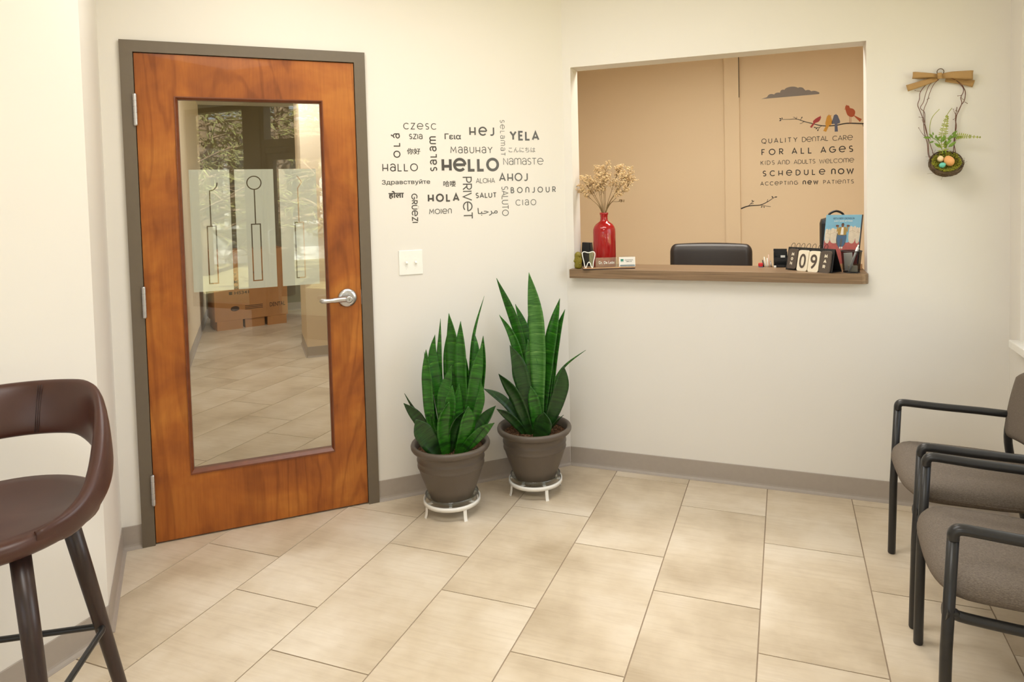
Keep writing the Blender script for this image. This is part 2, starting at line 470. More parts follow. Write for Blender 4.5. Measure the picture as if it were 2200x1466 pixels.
# ------------------------------------------------------------------ room shell
TH = .13
def panel(mb, x0, x1, y0, y1, z0, z1, holes):
    """wall slab along x with rectangular holes (x0,x1,z0,z1)"""
    xs = sorted({x0, x1, *[h[0] for h in holes], *[h[1] for h in holes]})
    for a, b in zip(xs, xs[1:]):
        segs = [(z0, z1)]
        for h in holes:
            if h[0] <= a+1e-6 and h[1] >= b-1e-6:
                new = []
                for s0, s1 in segs:
                    if h[2] > s0: new.append((s0, min(s1, h[2])))
                    if h[3] < s1: new.append((max(s0, h[3]), s1))
                segs = new
        for s0, s1 in segs:
            if s1-s0 > 1e-4: mb.box(a, b, y0, y1, s0, s1)
    return mb
YR = 2.4                                # reception back wall
OPEN = (.0445, 1.4815, 1.040, 2.172)    # reception window opening
mb = MB(); panel(mb, -.02, 2.18, 0, TH, 0, CEIL, [OPEN])
struct(obj('wall_back', mb, 'wall'))
# door wall, in its own frame
S0, S1, DZ = -2.0235, -1.1025, 2.146     # door opening
mb = MB(); panel(mb, -2.15, .052, 0, TH, 0, CEIL, [(-2.058, -1.066, -.001, 2.181)])
struct(obj('wall_door', mb, 'wall', rotz=A1))
# short return wall and the window-lit wall on the bar-stool side
P0 = w1(-2.150, 0); Q = Vector((-1.103, -1.892, 0))
rd = (Q-P0); rl = rd.length; ra = math.atan2(rd.y, rd.x)
mb = MB(); mb.box(-.02, rl, -TH, 0, 0, CEIL)
struct(obj('wall_return', mb, 'wall', loc=P0, rotz=ra))
mb = MB(); mb.box(-1.103-TH, -1.103, -6.6, Q.y, 0, CEIL)
struct(obj('wall_left', mb, 'wall'))
# right wall with a window beside the chairs and the glazed entrance
XR = 2.05
WIN = (-1.85, -.145, .82, 2.30); SFW = (-5.52, -4.57, .28, 2.56); SFD = (-4.36, -3.40, 0, 2.56)
def yslab(name, x0, x1, y0, y1, holes, mat='wall'):
    mb = MB(); panel(mb, y0, y1, 0, x1-x0, 0, CEIL, holes)
    mb.xf(Matrix(((0, -1, 0, x1), (1, 0, 0, 0), (0, 0, 1, 0), (0, 0, 0, 1))))
    return struct(obj(name, mb, mat))
yslab('wall_right', XR, XR+TH, -6.6, 0, [WIN, SFW, (SFD[0], SFD[1], -.001, SFD[3])])
mb = MB(); panel(mb, -1.25, 2.18, -6.6-TH, -6.6, 0, CEIL, [(-.95, 1.95, .8, 2.3)])
struct(obj('wall_front', mb, 'wall'))
# reception room and hallway shells
mb = MB(); mb.box(-.75, 2.3, YR, YR+TH, 0, CEIL); struct(obj('wall_reception', mb, 'tan'))
mb = MB(); mb.box(2.10, 2.10+TH, TH, YR, 0, CEIL); struct(obj('wall_reception_side', mb, 'tan'))
mb = MB(); mb.box(-.75-TH, -.75, -.35, 4.5, 0, CEIL); struct(obj('wall_divider', mb, 'tan'))
mb = MB(); mb.box(.6535, .772, YR-.03, YR, 0, CEIL); mb.box(.7695, .7745, YR-.031, YR-.029, 2.25, CEIL, 1)
struct(obj('trim_1', mb, ['tan', 'gapdark']))
mb = MB(); mb.box(-2.15-TH, -2.15, .35, 6.9, 0, CEIL); struct(obj('wall_hall_side', mb, 'hallwall', rotz=A1))
mb = MB(); mb.box(-2.3, 3.6, 6.4, 6.4+TH, 0, CEIL); struct(obj('wall_hall_end', mb, 'hallend', rotz=A1))
mb = MB(); mb.box(-1.13, .6, 3.37, 4.1, 0, CEIL); struct(obj('wall_hall_pier', mb, 'hallwall', rotz=A1))
mb = MB(); mb.box(-3.2, -2.15, .35, .35+TH, 0, CEIL); struct(obj('wall_hall_near', mb, 'hallwall', rotz=A1))
mb = MB(); mb.box(-7.2, 2.6, -6.8, 6.2, CEIL, CEIL+.1); struct(obj('ceiling', mb, 'ceil'))

def baseboard(name, x0, x1, loc=(0, 0, 0), rotz=0, flip=1):
    """cove base along local x on the y=0 plane, room at -y"""
    h = .1016
    prof = [(0, h), (-.0022, h), (-.0032, h-.002), (-.0032, .020), (-.0045, .012), (-.009, .005), (-.0165, .0012), (-.0165, 0), (0, 0)]
    mb = MB(); a = [mb.bm.verts.new((x0, y*flip, z)) for y, z in prof]; b = [mb.bm.verts.new((x1, y*flip, z)) for y, z in prof]
    for i in range(len(prof)-1): mb.bm.faces.new((a[i], a[i+1], b[i+1], b[i]))
    mb.bm.faces.new(a); mb.bm.faces.new(list(reversed(b)))
    return struct(obj(name, mb, 'base', loc=loc, rotz=rotz))
baseboard('baseboard_back', .0, XR)
baseboard('baseboard_door', -1.0515, -.006, rotz=A1)
baseboard('baseboard_door_far', -2.150, -2.0725, rotz=A1)
def base_seg(name, p, q):
    """cove base from p to q with the room on the right-hand side of the run"""
    p, q = Vector((*p, 0)), Vector((*q, 0)); d = q-p
    return baseboard(name, 0, d.length, loc=p, rotz=math.atan2(d.y, d.x))
base_seg('baseboard_return', (Q.x, Q.y), (P0.x, P0.y))
base_seg('baseboard_left', (-1.103, -6.6), (Q.x, Q.y))
base_seg('baseboard_right', (XR, 0), (XR, -3.38))
def w1p(x, y): v = w1(x, y); return (v.x, v.y)
base_seg('baseboard_hall', w1p(-2.15, .5), w1p(-2.15, 6.4))
base_seg('baseboard_hall_end', w1p(-2.15, 6.4), w1p(.6, 6.4))
base_seg('baseboard_pier', w1p(-1.13, 3.37), w1p(.5, 3.37))
base_seg('baseboard_pier_side', w1p(-1.13, 4.1), w1p(-1.13, 3.37))

# windows (frames, panes) on the right wall; names follow the setting's rule
def window(name, y0, y1, z0, z1, x, mull, mat, trans=None, deep=.07):
    e = bpy.data.objects.new(name, None); COL.objects.link(e); struct(e)
    mb = MB(); f = .055
    for a, b, c, d in ((y0, y1, z0, z0+f), (y0, y1, z1-f, z1), (y0, y0+f, z0+f, z1-f), (y1-f, y1, z0+f, z1-f)):
        mb.box(x, x+deep, a, b, c, d)
    for m in mull: mb.box(x+.004, x+deep-.004, m-.025, m+.025, z0+f, z1-f)
    if trans: mb.box(x+.004, x+deep-.004, y0+f, y1-f, trans-.03, trans+.03)
    obj('window_frame', mb, mat, e)
    mb = MB(); mb.box(x+deep/2-.003, x+deep/2+.003, y0+f*.6, y1-f*.6, z0+f*.6, z1-f*.6)
    obj('window_pane', mb, 'winglass', e)
    return e
w = window('window_1', WIN[0], WIN[1], WIN[2], WIN[3], XR+.03, [-1.0], 'whitemetal')
mb = MB(); mb.box(XR-.035, XR+.03, WIN[0]-.03, WIN[1]+.03, WIN[2]-.03, WIN[2]+.004); obj('window_sill', mb, 'whitemetal', w, bevel=.004)
window('window_2', SFW[0], SFW[1], SFW[2], SFW[3], XR+.02, [], 'bronze', None, .1)
def fwindow():
    e = bpy.data.objects.new('window_3', None); COL.objects.link(e); struct(e)
    mb = MB(); f = .055; x0, x1, z0, z1 = -.95, 1.95, .8, 2.3
    for a, b, c, d in ((x0, x1, z0, z0+f), (x0, x1, z1-f, z1), (x0, x0+f, z0+f, z1-f), (x1-f, x1, z0+f, z1-f), (.475, .525, z0+f, z1-f)):
        mb.box(a, b, -6.7, -6.63, c, d)
    obj('window_frame', mb, 'whitemetal', e)
    mb = MB(); mb.box(x0+.03, x1-.03, -6.668, -6.662, z0+.03, z1-.03); obj('window_pane', mb, 'winglass', e)
fwindow()
def entrance():
    e = bpy.data.objects.new('door_2', None); COL.objects.link(e); struct(e)
    y0, y1, z1 = SFD[0], SFD[1], SFD[3]; x = XR+.02; f = .05
    mb = MB()
    for a, b, c, d in ((y0, y0+f, 0, z1), (y1-f, y1, 0, z1), (y0+f, y1-f, z1-f, z1), (y0+f, y1-f, 2.07, 2.15)): mb.box(x, x+.1, a, b, c, d)
    obj('door_frame', mb, 'bronze', e)
    mb = MB(); a, b = y0+f+.004, y1-f-.004; s = .09
    for p in ((a, b, .006, .26), (a, b, 1.93, 2.066), (a, a+s, .26, 1.93), (b-s, b, .26, 1.93)): mb.box(x+.025, x+.07, *p)
    obj('leaf', mb, 'bronze', e)
    mb = MB(); mb.box(x+.045, x+.051, a+s-.01, b-s+.01, .25, 1.94); mb.box(x+.045, x+.051, y0+f-.01, y1-f+.01, 2.14, z1-f+.01); obj('glass_pane', mb, 'winglass', e)
    mb = MB(); mb.box(x-.045, x+.02, a+.05, a+.34, 2.0, 2.06, bev=.006); mb.tube([(x-.03, a+.2, 2.03), (x-.06, a+.45, 2.05), (x-.01, a+.62, 2.09)], .009); obj('closer', mb, 'bronze', e)
    mb = MB(); mb.tube([(x+.024, a+.045, .9), (x-.04, a+.045, .92), (x-.04, a+.045, 1.16), (x+.024, a+.045, 1.18)], .01); obj('pull_handle', mb, 'steel', e)
entrance()
mb = MB(); mb.box(XR-.002, XR+.10, -4.575, -4.355, 0, 2.58); struct(obj('trim_2', mb, 'bronze'))

# ------------------------------------------------------------------ the wooden door with its glass and frosted film
def build_door():
    E = bpy.data.objects.new('door_1', None); COL.objects.link(E); E.rotation_euler.z = A1; struct(E, 'stained wooden door with full glass panel and frosted film in a taupe frame')
    fx0, fx1, fz = -2.0725, -1.0515, 2.1945
    lx0, lx1, lz = -2.021, -1.105, 2.142
    # frame: face proud of the wall with a rebate behind
    mb = MB(); pr = .014
    def jamb(a, b, c, d): mb.box(a, b, -pr, TH+pr, c, d)
    jamb(fx0, lx0-.0025, 0, fz); jamb(lx1+.0025, fx1, 0, fz); jamb(lx0-.0025, lx1+.0025, lz+.003, fz)
    mb.box(lx0-.004, lx0+.012, .044, .075, 0, lz+.004); mb.box(lx1-.012, lx1+.004, .044, .075, 0, lz+.004); mb.box(lx0, lx1, .044, .075, lz-.012, lz+.004)
    obj('door_frame', mb, 'frame', E)
    # leaf
    gx0, gx1, gz0, gz1 = -1.8735, -1.252, .2845, 1.961
    y0, y1 = -.004, .040
    mb = MB(); zb = .008
    mb.box(lx0, gx0, y0, y1, zb, lz); mb.box(gx1, lx1, y0, y1, zb, lz); mb.box(gx0, gx1, y0, y1, zb, gz0); mb.box(gx0, gx1, y0, y1, gz1, lz)
    obj('leaf', mb, 'door', E)
    # glazing bead
    mb = MB(); bw = .0125; p = .0045
    def bead(pts_in):
        pass
    ox0, ox1, oz0, oz1 = gx0, gx1, gz0, gz1; ix0, ix1, iz0, iz1 = gx0+bw, gx1-bw, gz0+bw*1.6, gz1-bw
    O = [(ox0, oz0), (ox1, oz0), (ox1, oz1), (ox0, oz1)]; I = [(ix0, iz0), (ix1, iz0), (ix1, iz1), (ix0, iz1)]
    for k in range(4):
        a, b, c, d = O[k], O[(k+1) % 4], I[(k+1) % 4], I[k]
        a2 = [(q[0]+(w_[0]-q[0])*.35, q[1]+(w_[1]-q[1])*.35) for q, w_ in ((a, d), (b, c))]
        P = lambda q, y: (q[0], y, q[1])
        mb.quad(P(a, y0), P(b, y0), P(b, y0-p), P(a, y0-p)); mb.quad(P(a, y0-p), P(b, y0-p), P(a2[1], y0-p), P(a2[0], y0-p))
        mb.quad(P(a2[0], y0-p), P(a2[1], y0-p), P(c, y0+.007), P(d, y0+.007)); mb.quad(P(d, y0+.007), P(c, y0+.007), P(c, .034), P(d, .034))
    obj('glazing_bead', mb, 'bead', E)
    mb = MB(); mb.box(ix0-.004, ix1+.004, .0155, .0215, iz0-.004, iz1+.004); obj('glass_pane', mb, 'glass', E)
    # hinges
    for zc in (1.8985, 1.0715, .2475):
        mb = MB(); n = 5; h = .127; prof = [(.003, -.006), (.0072, -.004), (.0085, 0)]
        for k in range(1, n): z = k*h/n; prof += [(.0085, z-.0012), (.0074, z-.0008), (.0074, z+.0008), (.0085, z+.0012)]
        prof += [(.0085, h), (.0072, h+.004), (.003, h+.006)]
        mb.lathe(prof, 24, (lx0-.001, -.0165, zc-h/2), close_top=True)
        for f in mb.bm.faces: f.smooth = False
        mb.box(lx0-.0032, lx0+.0005, -.012, .02, zc-h/2, zc+h/2)
        obj('hinge', mb, 'steel', E)
    # lever handle
    hc = (-1.170, 1.022)
    mb = MB(); mb.lathe([(.044, 0), (.044, .005), (.041, .010), (.028, .013)], 40, close_top=True)
    mb.xf(Matrix.Translation((hc[0], y0, hc[1])) @ Matrix.Rotation(PI/2, 4, 'X'))
    rose = obj('handle', mb, 'steel', E)
    mb = MB(); mb.lathe([(.017, 0), (.0155, .038), (.0165, .048), (.0165, .058), (.012, .061)], 24, close_top=True)
    mb.xf(Matrix.Translation((hc[0], y0-.012, hc[1])) @ Matrix.Rotation(PI/2, 4, 'X'))
    pts = smooth([(hc[0], y0-.058, hc[1]), (hc[0]-.03, y0-.058, hc[1]+.001), (hc[0]-.075, y0-.057, hc[1]-.001), (hc[0]-.105, y0-.055, hc[1]-.002), (hc[0]-.118, y0-.050, hc[1]-.002), (hc[0]-.122, y0-.034, hc[1]-.002)], 4)
    mb.tube(pts, [.0125]*8 + [.0105]*(len(pts)-9) + [.009], 12)
    obj('lever', mb, 'steel', rose)
    mb = MB(); mb.lathe([(.0075, 0), (.0075, .003)], 20, close_top=True); mb.box(-.001, .001, -.005, .005, .003, .0036, 1)
    mb.xf(Matrix.Translation((hc[0], y0-.072, hc[1])) @ Matrix.Rotation(PI/2, 4, 'X'))
    obj('key_cylinder', mb, ['steel', 'gapdark'], rose)
    mb = MB(); mb.box(lx1-.0005, lx1+.0016, -.0035, .026, .985, 1.055); obj('latch_plate', mb, 'steel', E)
    # frosted film panels with dental tool outlines cut out
    def fill(name, loops):
        mb = MB(); bm = mb.bm; es = []
        for lp in loops:
            vs = [bm.verts.new((x, .0221, z)) for x, z in lp]
            for i in range(len(vs)): es.append(bm.edges.new((vs[i], vs[(i+1) % len(vs)])))
        bmesh.ops.triangle_fill(bm, use_beauty=True, use_dissolve=False, edges=es)
        return obj(name, mb, 'frost', E)
    def rect(a, b, c, d): return [(a, c), (b, c), (b, d), (a, d)]
    st = .0026; fr = .0052
    def tool(x0, x1, cx, zb, zt, path=None, circ=None):
        outer = [(x0, zb), (x1, zb), (x1, zt), (cx+st, zt)]
        inner = [rect(x0+fr, x1-fr, zb+fr, zt-fr)]
        if path:
            L, R = offset_path(path, st)
            outer += R + list(reversed(L))
        if circ:
            ccx, ccz, R0 = circ; d = math.degrees(math.asin(st/R0))
            outer += arc(ccx, ccz, R0, R0, -90+d, 270-d, 40)
            inner.append(arc(ccx, ccz, R0-fr*.95, R0-fr*.95, 0, 351, 39))
        outer += [(cx-st, zt), (x0, zt)]
        return [outer] + inner
    z0, z1 = 1.0955, 1.6425
    for (a, b), lp in (((-1.8315, -1.6668), tool(-1.7688, -1.7275, -1.7508, 1.1270, 1.3905, [(-1.7508, 1.392), (-1.7508, 1.5473)] + arc(-1.7508, 1.5808, .0316, .0335, -80, 5, 10))),
                       ((-1.6468, -1.4810), tool(-1.5848, -1.5420, -1.5645, 1.1280, 1.3930, None, (-1.5648, 1.5803, .0325))),
                       ((-1.4568, -1.2915), tool(-1.3954, -1.3533, -1.3752, 1.1282, 1.3945, [(-1.3752, 1.396), (-1.3758, 1.5524), (-1.3572, 1.5814), (-1.3778, 1.611)]))):
        fill('frosted_film', [rect(a, b, z0, z1)] + lp)
build_door()

# ------------------------------------------------------------------ lettering in a single-weight geometric alphabet
def glyphs():
    G = {}
    st = lambda x: [(x, 0), (x, 1)]
    G['A'] = (.82, [[(0, 0), (.41, 1), (.82, 0)], [(.14, .3), (.68, .3)]])
    G['B'] = (.56, [st(0), [(0, 1), (.25, 1)] + arc(.25, .77, .23, .23, 90, -90, 10) + [(0, .54)], [(0, .54), (.29, .54)] + arc(.29, .27, .27, .27, 90, -90, 10) + [(0, 0)]])
    G['C'] = (.86, [arc(.5, .5, .5, .5, 45, 315, 26)])
    G['D'] = (.76, [st(0), [(0, 1), (.26, 1)] + arc(.26, .5, .5, .5, 90, -90, 20) + [(0, 0)]])
    G['E'] = (.5, [[(.5, 1), (0, 1), (0, 0), (.5, 0)], [(0, .52), (.42, .52)]])
    G['e'] = (1.0, [arc(.5, .5, .5, .5, 0, 318, 30), [(0.02, .5), (1.0, .5)]])
    G['F'] = (.5, [[(.5, 1), (0, 1), (0, 0)], [(0, .5), (.4, .5)]])
    G['G'] = (.98, [arc(.5, .5, .5, .5, 48, 360, 30), [(.52, .5), (.98, .5)]])
    G['H'] = (.68, [st(0), st(.68), [(0, .38), (.68, .38)]])
    G['I'] = (0.02, [st(.01)])
    G['J'] = (.42, [[(.42, 1), (.42, .26)] + arc(.16, .26, .26, .26, 0, -130, 10)])
    G['K'] = (.6, [st(0), [(.58, 1), (.02, .42)], [(.2, .6), (.6, 0)]])
    G['L'] = (.5, [[(0, 1), (0, 0), (.5, 0)]])
    G['M'] = (.94, [[(0, 0), (.1, 1), (.47, .3), (.84, 1), (.94, 0)]])
    G['N'] = (.7, [[(0, 0), (0, 1), (.7, 0), (.7, 1)]])
    G['n'] = (.66, [[(0, 0), (0, .67)] + arc(.33, .67, .33, .33, 180, 0, 16) + [(.66, 0)]])
    G['m'] = (1.12, [[(0, 0), (0, .72)] + arc(.28, .72, .28, .28, 180, 0, 12) + [(.56, 0)], [(.56, .72)] + arc(.84, .72, .28, .28, 180, 0, 12) + [(1.12, 0)]])
    G['O'] = (1.0, [arc(.5, .5, .5, .5, 0, 360, 36)])
    G['P'] = (.58, [[(0, 0), (0, 1), (.3, 1)] + arc(.3, .73, .27, .27, 90, -90, 12) + [(0, .46)]])
    G['Q'] = (1.0, [arc(.5, .5, .5, .5, 0, 360, 36), [(.5, .18), (.66, -.05), (.95, -.1)]])
    G['R'] = (.6, [[(0, 0), (0, 1), (.3, 1)] + arc(.3, .73, .27, .27, 90, -90, 12) + [(0, .46)], [(.22, .46), (.6, 0)]])
    G['S'] = (.58, [arc(.3, .745, .26, .255, 35, 270, 16) + arc(.28, .245, .28, .245, 90, -140, 16)])
    G['T'] = (.68, [[(0, 1), (.68, 1)], [(.34, 1), (.34, 0)]])
    G['U'] = (.68, [[(0, 1), (0, .34)] + arc(.34, .34, .34, .34, 180, 360, 16) + [(.68, 1)]])
    G['V'] = (.8, [[(0, 1), (.4, 0), (.8, 1)]])
    G['W'] = (1.15, [[(0, 1), (.29, 0), (.575, .85), (.86, 0), (1.15, 1)]])
    G['Y'] = (.76, [[(0, 1), (.38, .5), (.76, 1)], [(.38, .5), (.38, 0)]])
    G['Z'] = (.66, [[(0, 1), (.66, 1), (0, 0), (.66, 0)]])
    G['a'] = (.68, [arc(.34, .66, .34, .34, 155, 0, 14) + [(.68, 0)], arc(.34, .29, .34, .29, 0, 360, 24)])
    G['à'] = G['a']
    G['á'] = (.68, G['a'][1] + [[(.3, 1.14), (.52, 1.36)]])
    G['Ü'] = (.68, G['U'][1] + [[(.16, 1.2), (.2, 1.2)], [(.48, 1.2), (.52, 1.2)]])
    G[' '] = (.5, [])
    return G
GL = glyphs()
def word(mb, text, x0, x1, z0, z1, wt, y0=0, rot=0, th=.0006, mi=0):
    """text fitted to the box: capital height and total width; rot +90 reads upward, -90 reads downward"""
    W, H = (x1-x0, z1-z0) if rot == 0 else (z1-z0, x1-x0)
    w_ = wt*H; Hi, Wi = H-w_, W-w_
    nat = sum(GL[c][0] for c in text)*Hi; n = len(text)
    k = 1.0; gap = (Wi-nat)/max(1, n-1)
    if gap < .06*H+w_: 
        gap = .06*H+w_; k = (Wi-gap*(n-1))/nat
    if rot == 0: fn = lambda x, y, z: (x0+w_/2+x, y, z0+w_/2+z)
    elif rot > 0: fn = lambda x, y, z: (x1-w_/2-z, y, z0+w_/2+x)
    else: fn = lambda x, y, z: (x0+w_/2+z, y, z1-w_/2-x)
    x = 0
    for c in text:
        gw, strokes = GL[c]
        for si, s in enumerate(strokes):
            pts = [(x+px*Hi*k, pz*Hi) for px, pz in s]
            cl = len(s) > 20 and abs(s[0][0]-s[-1][0]) < 1e-6 and abs(s[0][1]-s[-1][1]) < 1e-6
            if not cl and len(pts) > 1 and c not in 'eaáG':   # square the ends off past the joints
                pts = [tuple(p) for p in pts]
            mb.ribbon(pts[:-1] if cl else pts, w_, y0, th+si*.00022, mi, fn, cl)
        x += gw*Hi*k+gap
    return mb
def type_mesh(body, x0, x1, z0, z1, y0=0, bold=0, th=.0004):
    """typeset text as a thin mesh fitted to a box in the x-z plane"""
    cu = bpy.data.curves.new('t', 'FONT'); cu.body = body; cu.size = 1; cu.offset = bold; cu.resolution_u = 4; cu.align_x = 'CENTER'
    o = bpy.data.objects.new('t', cu); COL.objects.link(o)
    dg = bpy.context.evaluated_depsgraph_get()
    me = bpy.data.meshes.new_from_object(o.evaluated_get(dg))
    bpy.data.objects.remove(o); bpy.data.curves.remove(cu)
    vs = [v.co.copy() for v in me.vertices]
    mb = MB()
    if not vs: return mb
    a, b = min(v.x for v in vs), max(v.x for v in vs); c, d = min(v.y for v in vs), max(v.y for v in vs)
    kx = (x1-x0)/max(1e-6, b-a); kz = (z1-z0)/max(1e-6, d-c)
    mb.bm.from_mesh(me); bpy.data.meshes.remove(me)
    for v in mb.bm.verts: v.co = Vector((x0+(v.co.x-a)*kx, y0-th, z0+(v.co.y-c)*kz))
    return mb

GREET = 'greeting words on the door wall'
def greet(text, box, wt, label, rot=0, typeset=None, bold=0):
    l, r, t, b = box            # measured from the corner: distances l (far) and r (near), heights
    cx, cz = -(l+r)/2, b
    o_name = 'greeting_decal'
    if typeset: mb = type_mesh(typeset, -l-cx, -r-cx, 0, t-b, -.0003, 0)
    if typeset and bold:                    # heavier cut: the same word laid down again with a slight spread
        k = bold*(t-b)*1.6
        for q, (dx, dz) in enumerate(((-k, -k), (k, -k), (-k, k), (k, k))):
            m2 = type_mesh(typeset, -l-cx+dx, -r-cx+dx, dz, t-b+dz, -.0003-.0001*(q+1), 0); me = bpy.data.meshes.new('tmp'); m2.bm.to_mesh(me); m2.bm.free(); mb.bm.from_mesh(me); bpy.data.meshes.remove(me)
    if not typeset: mb = word(MB(), text, -l-cx, -r-cx, 0, t-b, wt, -.0003, rot)
    o = obj(o_name, mb, 'vinyl', recalc=not typeset, loc=w1(cx, 0, cz), rotz=A1)
    tag(o, label, 'wall decal', GREET)
greet('CZeSC', (.873, .706, 1.864, 1.832), .11, 'thin wall lettering reading CZESC, at the top above SZIA')
greet('SZIa', (.846, .778, 1.810, 1.784), .14, 'small wall lettering reading SZIA, below CZESC')
greet('', (.664, .580, 1.813, 1.785), 0, 'small bold Greek word in wall lettering, above MABUHAY', typeset='Γεια', bold=.015)
greet('HeJ', (.534, .399, 1.851, 1.804), .16, 'bold wall lettering reading HEJ, above MABUHAY')
greet('YeLA'.replace('e', 'E'), (.315, .145, 1.832, 1.781), .19, 'bold bluish wall lettering reading YELA')
greet('', (.858, .792, 1.739, 1.709), 0, 'two Chinese characters in wall lettering, below SZIA', typeset='你好', bold=.008)
greet('MaBUHaY', (.637, .411, 1.748, 1.714), .11, 'thin wall lettering reading MABUHAY, above HELLO')
greet('', (.322, .170, 1.745, 1.719), 0, 'thin Japanese word in wall lettering, below YELA', typeset='こんにちは')
greet('HaLLO', (.982, .806, 1.664, 1.625), .12, 'wall lettering reading HALLO, with the letter A')
greet('HeLLO', (.685, .377, 1.691, 1.620), .20, 'largest and boldest wall lettering, reading HELLO')
greet('NamaSTe', (.353, .124, 1.689, 1.653), .09, 'thin wall lettering reading NAMASTE, beside HELLO')
greet('', (.986, .747, 1.584, 1.556), 0, 'long Russian word in Cyrillic wall lettering, below HALLO', typeset='Здравствуйте', bold=.006)
greet('', (.678, .614, 1.575, 1.545), 0, 'two Chinese characters in wall lettering, below HELLO', typeset='哈喽', bold=.008)
greet('ALOHA', (.506, .402, 1.586, 1.560), .10, 'thin wall lettering reading ALOHA, beside AHOJ')
greet('AHOJ', (.379, .217, 1.611, 1.567), .15, 'bold wall lettering reading AHOJ, below NAMASTE')
greet('', (.955, .882, 1.528, 1.491), 0, 'bold Hindi word in Devanagari wall lettering', typeset='होला', bold=.02)
greet('HOLA', (.761, .596, 1.511, 1.469), .20, 'bold wall lettering reading HOLA, above MOIEN')
greet('SALUT', (.510, .395, 1.511, 1.483), .17, 'bold wall lettering reading SALUT, below ALOHA')
greet('BOnJOUR', (.316, .055, 1.536, 1.504), .15, 'bold spaced wall lettering reading BONJOUR')
greet('MOIen', (.756, .639, 1.435, 1.408), .12, 'thin wall lettering reading MOIEN, below HOLA')
greet('', (.501, .392, 1.432, 1.391), 0, 'Arabic word in flowing wall lettering, below SALUT', typeset='\ufe8e\ufe92\ufea3\ufeae\ufee3', bold=.004)
greet('CIaO', (.290, .172, 1.470, 1.438), .10, 'thin wall lettering reading CIAO, below BONJOUR')
greet('OLá', (.926, .891, 1.812, 1.692), .15, 'vertical wall lettering reading OLA upward, beside SZIA', 90)
greet('SeLamaT', (.366, .341, 1.888, 1.701), .09, 'thin vertical wall lettering reading SELAMAT downward', -90)
greet('SaLam', (.744, .708, 1.799, 1.623), .16, 'vertical wall lettering reading SALAM upward, beside HELLO', 90)
greet('PRIVeT', (.579, .528, 1.594, 1.377), .11, 'large vertical wall lettering reading PRIVET downward', -90)
greet('GRÜeZI', (.844, .813, 1.514, 1.368), .15, 'vertical wall lettering reading GRUEZI downward, beside HOLA', -90)
greet('SALUTO', (.367, .330, 1.542, 1.386), .09, 'thin vertical wall lettering reading SALUTO downward', -90)

# light switch
def light_switch():
    x0, x1, z0, z1 = -.9168, -.7978, 1.1108, 1.234; cx, cz = (x0+x1)/2, (z0+z1)/2
    t = thing('light_switch', 'white double toggle light switch plate beside the wooden door', 'light switch', w1(cx, 0, cz), A1)
    mb = MB(); mb.box(-.0595, .0595, -.0055, 0, -.0615, .0615); obj('plate', mb, 'white', t, bevel=.003)
    for dx in (-.0228, .0228):
        mb = MB(); mb.box(dx-.0062, dx+.0062, -.0062, -.004, -.0135, .0135); o = obj('toggle', mb, 'whitemetal', t)
        mb = MB(); mb.box(-.0042, .0042, -.016, 0, -.005, .005, bev=.0012); mb.xf(Matrix.Translation((dx, -.0055, .003)) @ Matrix.Rotation(.55, 4, 'X')); obj('lever', mb, 'white', o)
        for dz in (-.03, .03):
            mb = MB(); mb.lathe([(.003, 0), (.0028, .0012)], 12, close_top=True); mb.xf(Matrix.Translation((dx, -.0052, dz)) @ Matrix.Rotation(PI/2, 4, 'X')); obj('screw', mb, 'whitemetal', t)
light_switch()

